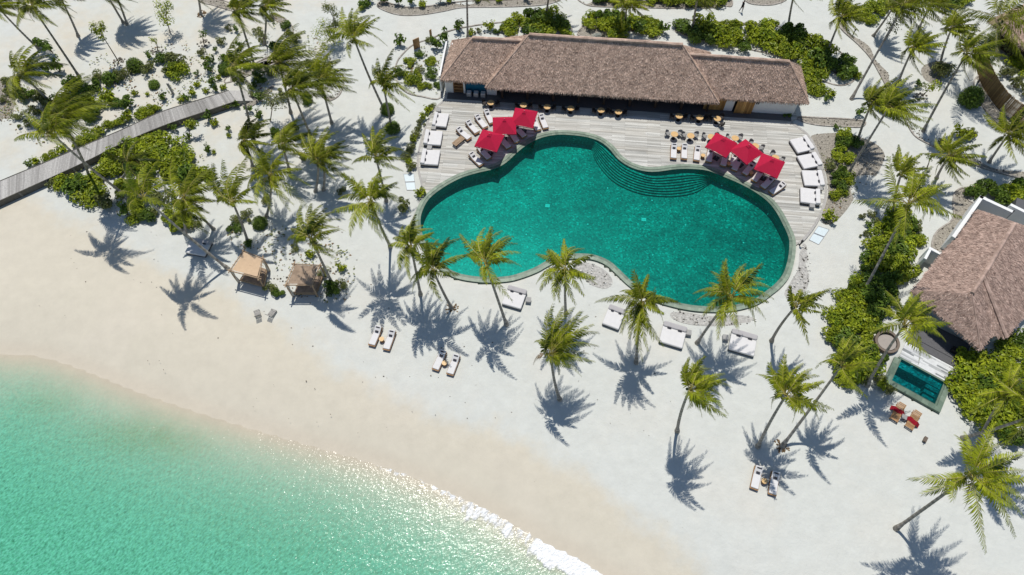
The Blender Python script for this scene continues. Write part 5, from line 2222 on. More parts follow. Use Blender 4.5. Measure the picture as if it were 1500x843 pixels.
# --- behind the bar
P_('bare palm trunk rising behind the left end of the bar roof', (685, 58), (683, -28), 9, 4.4)
P_('bare palm trunk in the left hedge behind the bar', (799, 27), (806, -22), None, 4.2)
P_('palm with drooping fronds over the hedge behind the bar', (916, 33), (919, 4), None, 3.8, wind=0.23)
P_('bare palm trunk in the hedge right of centre behind the bar', (1014, 46), (1024, -14), None, 4.2)
P_('bare palm trunk in the shrubs above the right bar roof', (1154, 45), (1166, -20), None, 4.2)
# --- left of the bar
P_('palm with wide crown by the path left of the bar, shrub at its base', (564, 163), (519, 58), None, 4.8, [(473, 45), (478, 62), (500, 10), (530, 8), (548, 22), (560, 45), (568, 68), (535, 74), (497, 30), (545, 35), (512, 85), (540, 55)], wind=0.28, tone=.58)
P_('slim palm nearest the left end of the bar, shrub at its base', (574, 190), (562, 128), None, 4.3, [(552, 85), (575, 72), (590, 95), (608, 150), (600, 163), (540, 130), (545, 95), (610, 140), (585, 120)], wind=0.30)
P_('palm on the sand left of the lowest left daybed', (566, 295), (551, 232), None, 4.2, [(530, 195), (545, 185), (570, 180), (585, 200), (515, 240), (590, 250), (560, 190), (600, 225), (575, 245)], wind=0.38)
P_('wide palm on the sand between the gazebos and the pool', (572, 362), (543, 296), 10.3, 4.9,
   [(515, 258), (575, 258), (585, 275), (600, 300), (495, 292), (512, 345), (528, 335), (560, 350), (575, 362), (555, 255), (530, 262), (602, 312)], wind=.06)
P_('palm shading the brown gazebo', (487, 416), (456, 351), 8.0, 4.7, [(425, 335), (420, 352), (437, 375), (470, 300), (490, 310), (505, 338), (492, 378), (440, 300), (455, 298), (430, 365), (500, 322)], wind=0.43)
P_('left one of twin palms sharing one crown above the gazebo path', (462, 281), (466, 238), None, 4.4, [(425, 225), (440, 195), (465, 185), (495, 192), (518, 248), (500, 215), (480, 185), (452, 190)], wind=0.28)
P_('right one of twin palms sharing one crown above the gazebo path', (474, 279), (474, 232), None, 4.0, wind=0.38, n=12)
P_('big star-shaped palm crown above the brown gazebo', (390, 318), (397, 258), None, 5.2, [(360, 250), (372, 225), (383, 232), (440, 245), (455, 272), (465, 320), (425, 310), (398, 315), (375, 300), (362, 285), (405, 215), (430, 300)], wind=0.23, tone=.56)
P_('slender palm with crown left of the star-shaped palm', (423, 247), (413, 213), None, 4.0, wind=0.43)
P_('palm with its crown at the long slanting trunk below the boardwalk end', (370, 244), (358, 206), None, 3.7, wind=0.38)
P_('tall palm standing right of the boardwalk end', (371, 206), (343, 98), None, 4.4, wind=0.40)
P_('palm at the top left with crown beside the dry shrubs', (373, 98), (347, 16), None, 4.3, wind=0.36)
P_('palm at the top edge behind the windblown crowns', (386, 66), (389, 10), None, 4.0, wind=0.38)
P_('big windblown palm in the upper left grove', (426, 166), (408, 92), None, 5.0, wind=0.48)
P_('dark-crowned palm with the longest trunk in the upper left grove', (461, 213), (427, 130), None, 4.6, wind=0.46, tone=.36)
P_('yellow-green palm beside the rubble bed in the upper left grove', (486, 181), (469, 118), None, 4.4, wind=0.38, tone=.62)
# --- far left
P_('palm cut by the top left corner, trunk slanting to the upper left', (58, 73), (-6, 8), None, 4.2)
P_('longest bare trunk at the top left, leaning to the upper left', (117, 114), (47, 10), None, 4.3, wind=0.30)
P_('thin palm at the top left with a small fan shadow', (115, 54), (86, -8), None, 3.6)
P_('left one of two close trunks at the top left edge', (181, 34), (150, -18), None, 4.0)
P_('right one of two close trunks at the top left edge', (186, 36), (166, -16), None, 4.0)
P_('palm in a stone ring at the top edge left', (294, 21), (286, -22), None, 4.2, mulch=True)
P_('big shaggy palm at the left edge', (75, 150), (32, 108), None, 5.0, wind=0.33)
P_('shaggy palm above the boardwalk, blown right', (132, 262), (88, 172), 10.5, 5.4, wind=0.50)
P_('palm whose long trunk crosses the boardwalk', (192, 292), (76, 196), 12.5, 5.0, [(20, 205), (60, 215), (45, 180), (110, 165), (150, 200), (95, 215), (35, 165), (125, 185), (80, 150)], wind=0.33)
P_('curved palm rooted at the corner of the tan gazebo', (334, 394), (211, 290), 11.2, 4.8, [(180, 262), (190, 250), (215, 240), (250, 262), (270, 275), (205, 320), (190, 312), (240, 300), (225, 250), (170, 285)], wind=0.28, curve=.55)
P_('palm leaning left beside the shaded daybed', (313, 336), (270, 290), None, 4.4, wind=0.28)
P_('palm rooted at the back of the tan gazebo', (363, 354), (341, 297), None, 4.4, [(310, 240), (325, 235), (360, 230), (375, 255), (305, 265), (370, 290), (350, 240), (318, 300)], wind=0.30)
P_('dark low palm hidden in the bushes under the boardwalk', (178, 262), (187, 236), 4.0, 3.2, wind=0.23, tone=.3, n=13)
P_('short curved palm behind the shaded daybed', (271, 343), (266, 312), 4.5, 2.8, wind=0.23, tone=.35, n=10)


# ------------------------------------------------------------------ shrubs and small trees
def leaf(mb, p, nrm, size, rng, tone):
    n = nrm.normalized()
    a = n.cross(Vector((rng.uniform(-1, 1), rng.uniform(-1, 1), rng.uniform(-1, 1))))
    if a.length < .05:
        a = n.cross(Vector((1, .3, 0)))
    a.normalize()
    b = n.cross(a)
    L, W = size, size * .52
    mb.face([p - a * L * .5, p + b * W * .5 + n * .02, p + a * L * .5 - n * size * .12, p - b * W * .5 + n * .02], 0, min(1, max(0, tone)))


def bush_mesh(seed, lumps, nleaf, size, mats, name, flat=.75):
    rng = random.Random(seed)
    mb = MB()
    LP = []
    for k in range(lumps):
        az = rng.uniform(0, 6.28)
        r = rng.uniform(.15, .78) if lumps > 1 else 0
        rad = rng.uniform(.22, .46) if lumps > 1 else .85
        LP.append((Vector((math.cos(az) * r, math.sin(az) * r, rng.uniform(.25, .55) * flat)), rad, rng.uniform(-.18, .18)))
    for k in range(nleaf):
        c, rad, tt = LP[k % lumps]
        d = Vector((rng.gauss(0, 1), rng.gauss(0, 1), abs(rng.gauss(0, 1)) * 1.1 - .25)).normalized()
        rr_ = rad * (1 - .55 * rng.random() ** 2.2) * rng.uniform(.9, 1.12)
        p = c + Vector((d.x * rr_, d.y * rr_, d.z * rr_ * flat))
        if p.z < .02:
            p.z = rng.uniform(.02, .12)
        nr = (d + Vector((rng.uniform(-.6, .6), rng.uniform(-.6, .6), .55)))
        leaf(mb, p, nr, size * rng.uniform(.7, 1.35), rng, .5 + tt + rng.uniform(-.3, .3))
    fol = mb
    st = MB()
    for c, rad, _ in LP:
        st.tube([Vector((0, 0, 0)), c * .6 + Vector((0, 0, -.05)), c], [.03, .02, .012], 4, tone=.4)
    return fol, st


def make_bush(seed, lumps, nleaf, size, m, flat=.75):
    def f():
        t = thing('shrub', '', '')
        a, b = bush_mesh(seed, lumps, nleaf, size, m, 'shrub', flat)
        a.build('foliage', [m], t)
        b.build('stem', ['twig'], t)
        return t
    return f


def sprout_mesh(seed, nst, leaves, size, h):
    def f(m):
        rng = random.Random(seed)
        t = thing('seedling', '', '')
        a, b = MB(), MB()
        for k in range(nst):
            az = rng.uniform(0, 6.28)
            r = rng.uniform(.05, .38)
            top = Vector((math.cos(az) * r, math.sin(az) * r, h * rng.uniform(.7, 1.1)))
            b.tube([Vector((0, 0, 0)), top * .5, top], [.022, .016, .008], 4)
            for j in range(leaves):
                q = top * rng.uniform(.45, 1.05)
                d = Vector((rng.gauss(0, 1), rng.gauss(0, 1), rng.uniform(.3, 1.4)))
                o = Vector((d.x, d.y, 0)).normalized() * rng.uniform(.05, .22)
                leaf(a, q + o, d, size * rng.uniform(.7, 1.3), rng, rng.uniform(.15, .95))
        a.build('foliage', [m], t)
        b.build('stem', ['twig'], t)
        return t
    return f


KINDS = {}
for i in range(4):
    KINDS['big%d' % i] = make_bush(40 + i, 12, 1150, .185, 'leaf_bright')
    KINDS['dark%d' % i] = make_bush(60 + i, 7, 760, .2, 'leaf_dark')
for i in range(3):
    KINDS['olive%d' % i] = make_bush(80 + i, 5, 420, .17, 'leaf_olive')
    KINDS['round%d' % i] = make_bush(90 + i, 1, 1700, .17, 'leaf_dark', .95)
    KINDS['sprout%d' % i] = (lambda f: (lambda: f('leaf_dark')))(sprout_mesh(20 + i, 3 + i, 20, .27, .8))
    KINDS['tuft%d' % i] = (lambda f: (lambda: f('leaf_bright')))(sprout_mesh(30 + i, 5, 24, .22, .6))
KINDS['silver0'] = make_bush(99, 4, 420, .13, 'leaf_silver')
rp = random.Random(77)
ORD = ['first', 'second', 'third', 'fourth', 'fifth', 'sixth', 'seventh', 'eighth', 'ninth', 'tenth', 'eleventh', 'twelfth', 'thirteenth', 'fourteenth', 'fifteenth', 'sixteenth', 'seventeenth', 'eighteenth', 'nineteenth', 'twentieth',
       'twenty-first', 'twenty-second', 'twenty-third', 'twenty-fourth', 'twenty-fifth']
CNT = {}


def plant(px, r, kind, label, group, cat='shrub', hz=None, z=0.0):
    k = kind + str(CNT.get(kind, 0) % {'big': 4, 'dark': 4, 'silver': 1}.get(kind, 3))
    CNT[kind] = CNT.get(kind, 0) + 1
    p = G(*px, z)
    r *= {'big': 1.28, 'dark': 1.22, 'olive': 1.2, 'sprout': 2.3, 'tuft': 2.2}.get(kind, 1.0)
    o = place(k, KINDS[k], label, cat, (p.x, p.y, z), rp.uniform(0, 6.28), group, (r * rp.uniform(.92, 1.08), r, r * (hz or (rp.uniform(1.0, 1.5) if kind in ('dark', 'olive') else rp.uniform(.85, 1.15)))))
    return o


def row(lst, text, group, cat='shrub'):
    """(x, y, r, kind) plants of one cluster, told apart by their order from the left"""
    lst = sorted(lst)
    for i, q in enumerate(lst):
        x, y, r, kd = q[:4]
        plant((x, y), r, kd, ORD[i] + ' ' + text, group, cat, q[4] if len(q) > 4 else None)


row([(757, 38, 1.5, 'big'), (772, 46, 1.5, 'dark'), (781, 33, 1.6, 'dark'), (797, 44, 1.7, 'big'), (806, 31, 1.5, 'big'), (820, 42, 1.6, 'dark'), (742, 47, 1.1, 'big'), (826, 49, 1.1, 'big')],
    'shrub from the left in the leftmost hedge behind the bar', 'hedge shrubs behind the bar')
row([(872, 37, 1.5, 'big'), (886, 33, 1.4, 'dark'), (899, 41, 1.6, 'big'), (913, 35, 1.6, 'dark'), (926, 46, 1.5, 'dark'), (939, 38, 1.5, 'big'), (951, 46, 1.4, 'big'), (961, 40, 1.0, 'big'), (903, 52, 1.2, 'big'), (972, 47, .9, 'sprout')],
    'shrub from the left in the middle hedge behind the bar', 'hedge shrubs behind the bar')
plant((872, 53), 1.0, 'silver', 'pale silver-grey bush at the corner of the middle hedge behind the bar', 'silver bushes', 'shrub')
row([(1000, 42, 1.4, 'dark'), (1012, 57, 1.6, 'dark'), (1032, 45, 1.7, 'big'), (1040, 62, 1.6, 'dark'), (1052, 48, 1.7, 'big'), (1066, 62, 1.7, 'big'), (1077, 45, 1.4, 'big'), (1083, 70, 1.2, 'dark'), (1098, 50, 1.5, 'olive'), (1112, 56, 1.8, 'big'),
     (1122, 47, 1.4, 'big'), (1130, 66, 1.7, 'big'), (1146, 52, 1.5, 'dark'), (1160, 60, 1.8, 'dark'), (1152, 77, 1.6, 'big'), (1178, 74, 1.9, 'big'), (1196, 82, 1.9, 'big'), (1208, 97, 1.8, 'dark'), (1190, 104, 1.7, 'big'),
     (1224, 108, 1.7, 'dark'), (1236, 96, 1.3, 'dark'), (1186, 122, 1.5, 'big'), (1243, 112, 1.0, 'big'), (1197, 133, 1.1, 'big')],
    'shrub from the left in the long hedge wrapping the right bar roof', 'hedge shrubs around the right bar roof')
row([(880, 1, 1.2, 'dark'), (905, 0, 1.3, 'big'), (930, -1, 1.3, 'dark'), (962, 3, 1.2, 'big'), (985, 1, 1.4, 'big'), (1005, 2, 1.3, 'big'), (1025, 3, 1.3, 'dark'), (1045, 3, 1.3, 'big'), (1062, 1, 1.0, 'dark')],
    'shrub from the left in the hedge along the top edge', 'hedge shrubs at the top edge')
row([(588, 110, 0.82, 'dark'), (600, 95, 0.82, 'big'), (606, 118, 1.02, 'big'), (612, 82, 0.68, 'dark'), (616, 105, 0.82, 'olive'), (622, 128, 0.68, 'big'), (626, 62, 0.61, 'olive'), (632, 92, 0.68, 'big'), (634, 112, 0.88, 'dark'), (641, 128, 0.68, 'dark'),
     (641, 72, .8, 'sprout'), (655, 62, .9, 'sprout'), (672, 45, .8, 'sprout'), (586, 68, .8, 'sprout'), (700, 48, 0.54, 'olive'), (716, 45, .8, 'tuft'), (728, 48, 0.54, 'dark'), (690, 52, .6, 'tuft')],
    'plant from the left in the bed at the left end of the bar', 'plants in the bed left of the bar')
row([(82, 275, 1.0, 'olive'), (98, 268, 1.3, 'big'), (118, 272, 1.5, 'dark'), (135, 288, 1.5, 'big'), (146, 262, 1.5, 'big'), (160, 300, 1.3, 'olive'), (172, 245, 1.6, 'big'), (185, 275, 1.5, 'big'), (200, 225, 1.7, 'big'), (208, 255, 1.5, 'dark'),
     (222, 218, 1.6, 'big'), (230, 242, 1.8, 'big'), (246, 222, 1.7, 'big'), (255, 250, 1.6, 'big'), (236, 300, 1.4, 'olive'), (268, 238, 1.5, 'big'), (280, 265, 1.6, 'dark'), (296, 256, 1.2, 'big'), (222, 318, 1.1, 'dark'), (252, 325, 1.1, 'big'),
     (205, 312, 1.2, 'big'), (264, 332, 1.2, 'big'), (286, 333, .9, 'olive'), (188, 316, .8, 'sprout')],
    'bush from the left in the big thicket below the boardwalk', 'bushes of the thicket below the boardwalk')
row([(55, 240, .7, 'tuft'), (75, 232, .8, 'big'), (95, 222, .8, 'tuft'), (115, 212, .8, 'big'), (135, 202, .9, 'big'), (152, 193, .8, 'tuft'), (170, 184, .9, 'big'), (190, 176, .9, 'tuft'), (210, 168, .8, 'big'), (228, 164, .9, 'big'), (45, 247, .5, 'sprout')],
    'low plant from the left along the upper edge of the boardwalk', 'low plants along the boardwalk')
row([(66, 71, .9, 'sprout'), (78, 78, 1.0, 'sprout'), (70, 105, .7, 'sprout'), (88, 106, 1.0, 'sprout'), (103, 126, 1.2, 'dark'), (118, 130, 1.1, 'olive'), (136, 130, 1.2, 'dark'), (150, 116, 1.1, 'olive'), (168, 122, 1.3, 'dark'), (182, 116, 1.2, 'olive'),
     (164, 150, 1.2, 'tuft'), (178, 152, 1.1, 'dark'), (192, 158, .8, 'sprout'), (200, 101, 1.2, 'round'), (217, 105, 1.2, 'olive'), (236, 92, 1.1, 'dark'), (256, 98, 1.7, 'olive'), (262, 108, 1.3, 'big')],
    'bush from the left in the garden above the boardwalk', 'garden bushes above the boardwalk')
row([(219, 88, .6, 'sprout'), (227, 127, .8, 'round'), (200, 139, .5, 'tuft'), (217, 140, .4, 'tuft'), (240, 146, .6, 'sprout'), (268, 147, .6, 'tuft'), (276, 148, .5, 'sprout'), (283, 139, .6, 'tuft'), (290, 127, .6, 'tuft'), (291, 112, .4, 'sprout'),
     (297, 80, .7, 'olive'), (304, 92, .6, 'tuft'), (309, 106, .7, 'sprout'), (314, 94, .6, 'sprout'), (313, 122, .6, 'sprout'), (322, 117, .5, 'tuft'), (317, 76, .4, 'sprout'), (331, 108, .8, 'round'), (302, 136, .5, 'tuft'), (317, 134, .5, 'sprout'),
     (328, 131, .5, 'tuft')], 'seedling from the left among those at the boardwalk end', 'seedlings at the boardwalk end', 'seedling')
row([(257, 190, .6, 'sprout'), (280, 186, .6, 'tuft'), (278, 206, .5, 'sprout'), (310, 176, .7, 'sprout'), (316, 184, .6, 'tuft'), (333, 160, .5, 'tuft'), (346, 158, .5, 'sprout'), (366, 163, .6, 'sprout'), (336, 192, .4, 'sprout'), (336, 201, .4, 'tuft'),
     (307, 222, .5, 'sprout'), (314, 225, .4, 'tuft')], 'seedling from the left on the sand below the boardwalk end', 'seedlings below the boardwalk end', 'seedling')
row([(350, 326, .9, 'olive'), (344, 338, .8, 'dark'), (363, 318, .8, 'olive'), (366, 358, .6, 'dark'), (382, 330, .9, 'round'), (393, 296, .8, 'olive')], 'shrub from the left among the palms behind the tan gazebo', 'shrubs behind the tan gazebo')
row([(398, 423, .8, 'olive'), (408, 430, .7, 'dark'), (432, 366, .6, 'olive'), (455, 376, .6, 'tuft'), (476, 402, .8, 'olive'), (492, 428, 1.0, 'dark'), (503, 418, .8, 'olive'), (500, 396, .6, 'tuft')], 'low scrubby shrub from the left around the brown gazebo', 'scrub around the brown gazebo')
plant((568, 164), .95, 'round', 'round clipped shrub at the foot of the wide-crowned path palm', 'clipped shrubs at palm feet')
plant((576, 192), .95, 'round', 'round clipped shrub at the foot of the slim palm near the bar', 'clipped shrubs at palm feet')
row([(598, 232, .8, 'olive'), (604, 215, .7, 'olive'), (611, 198, .7, 'olive'), (617, 182, .6, 'olive'), (628, 165, .7, 'tuft'), (602, 248, .8, 'olive'), (600, 240, .6, 'tuft'), (601, 224, .6, 'olive'), (607, 207, .6, 'tuft'), (614, 190, .6, 'olive'), (622, 174, .6, 'tuft'), (634, 158, .6, 'olive')], 'low edging plant from the left along the left deck edge', 'edging plants of the left deck')
plant((616, 285), .75, 'tuft', 'yellow-green plant at the left lower corner of the deck', 'deck corner plants')
plant((1214, 322), .85, 'tuft', 'spiky green plant on gravel right of the lowest right daybed', 'deck corner plants')
plant((1152, 171), .5, 'dark', 'small potted-looking plant before the white wall of the bar', 'deck corner plants')
plant((594, 306), 1.1, 'olive', 'rounded grey-green bush left of the pool end', 'pool end bushes')
row([(1218, 247, 1.0, 'olive'), (1230, 216, 1.1, 'dark'), (1238, 204, 1.0, 'big'), (1234, 232, 1.1, 'big'), (1226, 258, 1.1, 'dark'), (1238, 262, .9, 'big'), (1228, 277, 1.0, 'dark'), (1247, 212, .9, 'dark'), (1226, 286, .8, 'big')],
    'shrub from the left in the bed beside the right daybeds', 'shrubs beside the right daybeds')
row([(1216, 142, .8, 'tuft'), (1209, 148, .5, 'sprout'), (1224, 190, .4, 'sprout'), (1255, 168, .7, 'sprout')], 'small plant from the left on the sand right of the bar', 'small plants right of the bar')
row([(1254, 20, 1.4, 'big'), (1268, 28, 1.4, 'big'), (1283, 18, 1.5, 'big'), (1297, 10, 1.4, 'dark'), (1310, 2, 1.4, 'big'), (1385, 4, 1.4, 'dark'), (1372, -2, 1.4, 'dark'), (1407, 6, 1.3, 'big')], 'bush from the left along the top edge right of the path', 'bushes at the top right edge')
row([(1296, 345, 1.4, 'big'), (1310, 330, 1.5, 'big'), (1326, 344, 1.4, 'dark'), (1283, 362, 1.3, 'big'), (1303, 365, 1.6, 'dark'), (1325, 368, 1.5, 'big'), (1337, 352, 1.1, 'big'), (1276, 385, 1.3, 'dark'), (1296, 393, 1.7, 'big'), (1316, 392, 1.6, 'big'),
     (1268, 405, 1.1, 'dark'), (1285, 412, 1.5, 'dark'), (1305, 415, 1.3, 'dark'), (1258, 422, 1.3, 'big'), (1275, 432, 1.6, 'dark'), (1295, 436, 1.3, 'dark'), (1335, 335, 1.1, 'olive'), (1318, 318, 1.2, 'big')],
    'bush from the left in the upper hedge between pool and villa', 'hedge bushes between pool and villa')
row([(1236, 448, 1.3, 'big'), (1252, 456, 1.5, 'big'), (1272, 456, 1.5, 'dark'), (1226, 468, 1.2, 'big'), (1242, 478, 1.6, 'big'), (1262, 484, 1.5, 'big'), (1223, 492, 1.1, 'big'), (1238, 506, 1.5, 'dark'), (1258, 512, 1.4, 'big'), (1232, 528, 1.2, 'dark'),
     (1248, 540, 1.4, 'big'), (1266, 534, 1.4, 'big'), (1280, 524, 1.1, 'dark'), (1240, 556, 1.1, 'big'), (1258, 558, 1.0, 'olive'), (1276, 476, 1.0, 'dark'), (1286, 462, 1.0, 'big')],
    'bush from the left in the lower hedge between beach and villa', 'lower hedge bushes beside the villa')
row([(1285, 555, .8, 'olive'), (1291, 568, .7, 'tuft'), (1300, 575, .7, 'olive'), (1278, 568, .6, 'silver')], 'low plant from the left at the left corner of the plunge pool', 'low plants at the plunge pool')
row([(1262, 320, .5, 'olive'), (1270, 332, .5, 'sprout'), (1276, 316, .6, 'olive'), (1265, 345, .5, 'olive'), (1282, 328, .6, 'olive')], 'scrubby plant from the left on sand before the upper hedge', 'scrubby plants before the upper hedge')
row([(1412, 548, 1.3, 'big'), (1410, 570, 1.4, 'big'), (1424, 532, 1.5, 'big'), (1428, 558, 1.7, 'big'), (1422, 590, 1.6, 'big'), (1442, 540, 1.6, 'big'), (1445, 572, 1.7, 'dark'), (1440, 605, 1.7, 'big'), (1462, 545, 1.5, 'big'), (1465, 590, 1.8, 'big'),
     (1460, 622, 1.5, 'big'), (1485, 560, 1.8, 'big'), (1488, 612, 1.8, 'big'), (1500, 585, 1.8, 'dark'), (1480, 518, 1.2, 'big'), (1475, 500, .9, 'big'), (1496, 508, 1.2, 'dark'), (1500, 640, 1.5, 'olive'), (1478, 640, 1.2, 'dark')],
    'bush from the left in the shrubbery right of the plunge pool', 'shrubbery bushes right of the plunge pool')
row([(1424, 288, 1.2, 'dark'), (1438, 281, 1.3, 'dark'), (1452, 284, 1.2, 'dark'), (1466, 292, 1.2, 'dark'), (1480, 288, 1.3, 'big'), (1492, 282, 1.4, 'dark'), (1502, 295, 1.3, 'dark')], 'dark shrub from the left behind the white courtyard wall', 'shrubs behind the courtyard wall')
plant((1418, 150), 1.5, 'round', 'round dark clipped bush left of the bamboo fence', 'clipped bushes upper right', hz=1.3)
plant((1378, 112), 1.6, 'olive', 'loose light-green bush beside the dark mulch ring palm', 'clipped bushes upper right')
row([(1400, 200, .9, 'tuft'), (1414, 204, 1.0, 'tuft'), (1380, 212, .7, 'olive'), (1422, 198, .8, 'olive'), (1344, 128, .5, 'sprout')], 'spiky plant from the left on the path kerb at the right', 'spiky plants on the right kerb')
row([(1470, 110, 1.2, 'olive'), (1485, 128, 1.2, 'olive'), (1492, 100, 1.3, 'big'), (1452, 70, 1.2, 'olive'), (1480, 80, 1.3, 'olive'), (1500, 140, 1.0, 'olive')], 'bush from the left behind the bamboo fence', 'bushes behind the bamboo fence')
row([(418, 42, .8, 'dark'), (424, 52, .7, 'olive'), (398, 30, .7, 'olive'), (378, 50, .9, 'olive'), (388, 62, .8, 'olive'), (336, 45, .6, 'olive'), (346, 48, .5, 'sprout')], 'dry shrub from the left among the upper left palms', 'dry shrubs in the upper left grove')
row([(372, 142, .7, 'olive'), (384, 150, .7, 'sprout'), (352, 70, .5, 'sprout'), (382, 172, .6, 'sprout'), (370, 128, .6, 'dark')], 'low plant from the left beside the boardwalk end palm', 'low plants by the boardwalk end palm')
row([(540, 4, .8, 'sprout'), (562, 5, .7, 'sprout'), (585, 9, .8, 'sprout'), (603, 6, .7, 'sprout'), (620, 10, .7, 'tuft'), (645, 4, .8, 'sprout'), (535, 12, 1.0, 'dark'), (660, 3, .6, 'tuft'), (700, 3, .6, 'tuft'), (730, 3, .6, 'tuft'), (770, 2, .7, 'sprout')],
    'leafy plant from the left in the kerbed bed at the top edge', 'plants in the top edge bed')
row([(22, 140, .8, 'olive'), (30, 175, .9, 'olive'), (8, 150, .7, 'olive'), (40, 185, .8, 'olive')], 'grey-green scrub plant from the left on the rubble at the left edge', 'scrub on the left rubble')


row([(338, 92, 1.0, 'dark'), (330, 104, .9, 'dark'), (352, 120, .8, 'olive'), (366, 100, .9, 'olive'), (384, 119, 1.0, 'dark'), (398, 112, 1.0, 'olive'), (413, 143, 1.0, 'olive'), (440, 117, 1.0, 'dark'), (449, 150, .9, 'dark'),
     (456, 99, 1.0, 'olive'), (480, 98, .9, 'olive'), (432, 62, 1.0, 'olive'), (405, 70, .9, 'dark'), (326, 64, .8, 'olive'), (430, 190, .9, 'dark'), (376, 186, .7, 'olive'), (402, 198, .8, 'dark'), (446, 232, .7, 'olive'), (500, 282, .7, 'olive')],
    'understory bush from the left among the upper left palms', 'understory of the upper left grove')
row([(16, 128, 1.2, 'olive'), (42, 142, 1.2, 'dark'), (62, 150, 1.3, 'olive'), (80, 166, 1.7, 'olive'), (92, 150, 1.2, 'dark'), (106, 168, 1.8, 'olive'), (112, 148, 1.2, 'dark'), (126, 160, 1.7, 'big'), (137, 172, 1.2, 'dark'), (96, 186, 1.2, 'olive'),
     (70, 184, 1.0, 'dark'), (52, 168, 1.0, 'olive')], 'bush from the left under the shaggy palms at the left edge', 'bushes under the left edge palms')


def young_tree(label, base, crown, r, m='leaf_bright', n=420, size=.26, tall=1.0, h=None):
    B = G(*base)
    if h is None:
        best = None
        for k in range(15, 80, 2):
            q = G(*crown, k / 10)
            e = math.hypot(q.x - B.x, q.y - B.y) + abs(k / 10 - 3.5) * .1
            if best is None or e < best[0]:
                best = (e, k / 10)
        h = best[1]
    C = G(*crown, h)
    t = thing('young_tree', label, 'tree', tuple(B), 0, 'young leafy trees')
    rng = random.Random(int(base[0] * 3 + base[1]))
    mb = MB()
    mid = B.lerp(C, .55) + Vector((rng.uniform(-.2, .2), rng.uniform(-.2, .2), 0))
    mb.tube([B, mid, C], [.07, .05, .02], 6)
    cl = []
    for k in range(6):
        d = Vector((rng.gauss(0, 1), rng.gauss(0, 1), rng.gauss(0, .8) * tall)).normalized() * r * rng.uniform(.4, .8)
        d.z *= tall
        cl.append(C + d)
        mb.tube([mid.lerp(C, .4), mid.lerp(C, .75) + d * .4, C + d], [.035, .025, .01], 4)
    child(mb, 'trunk', ['twig'], t)
    mb = MB()
    cl.append(C)
    for k in range(n):
        c = cl[k % len(cl)]
        d = Vector((rng.gauss(0, 1), rng.gauss(0, 1), rng.gauss(0, 1)))
        p = c + d.normalized() * r * .48 * rng.random() ** .5
        leaf(mb, p, d + Vector((0, 0, 1.2)), size * rng.uniform(.7, 1.3), rng, rng.uniform(.1, .9))
    child(mb, 'crown', [m], t)
    if 'ring' in label or 'tuft' in label:
        mb = MB()
        for k in range(22):
            az = rng.uniform(0, 6.28)
            q = rng.uniform(.3, .85)
            mb.box((B.x + math.cos(az) * q, B.y + math.sin(az) * q, .06), (.22, .2, .14), az, tone=rng.random(), taper=.6)
        child(mb, 'stone_ring', ['gravel'], t)
    return t


young_tree('young leafy tree with a thin leaning stem and a grass tuft at its foot', (174, 91), (145, 44), 1.1)
young_tree('sparse small tree in a stone ring above the garden bushes', (231, 74), (225, 58), .6, n=90, size=.2)
young_tree('leafy young tree at the top left with an open light-green crown', (249, 48), (242, 16), 1.7, n=520)
young_tree('small dark sapling in a stone ring near the top left palms', (299, 65), (297, 50), .6, 'leaf_dark', n=90)
young_tree('columnar vine-covered tree at the top edge left of the path', (489, 60), (487, 12), 1.3, 'leaf_olive', n=900, size=.2, tall=2.6)
young_tree('round bushy tree below the columnar tree beside the path palm', (490, 64), (484, 50), 2.0, 'leaf_bright', n=1100, size=.2, h=2.2)
young_tree('broad small-leaved tree in the upper left grove shading the sand', (396, 178), (400, 148), 1.7, 'leaf_olive', n=520, size=.22)
young_tree('bare-branched dry tree among the upper left palms', (392, 72), (384, 52), 1.2, 'leaf_olive', n=110, size=.16)
young_tree('sparse tree with pale leaves behind the curved kerb at the top right', (1296, 60), (1308, 36), 1.3, 'leaf_olive', n=200)
young_tree('thin sapling with two leaf tufts right of the paired palms', (1348, 142), (1366, 126), 1.0, 'leaf_bright', n=170)
young_tree('small leafy sapling beside the boardwalk above the thicket', (278, 203), (281, 181), .8, 'leaf_bright', n=180)
young_tree('slender sapling beside the villa path kerb', (1358, 246), (1362, 232), .7, 'leaf_dark', n=90, size=.2)

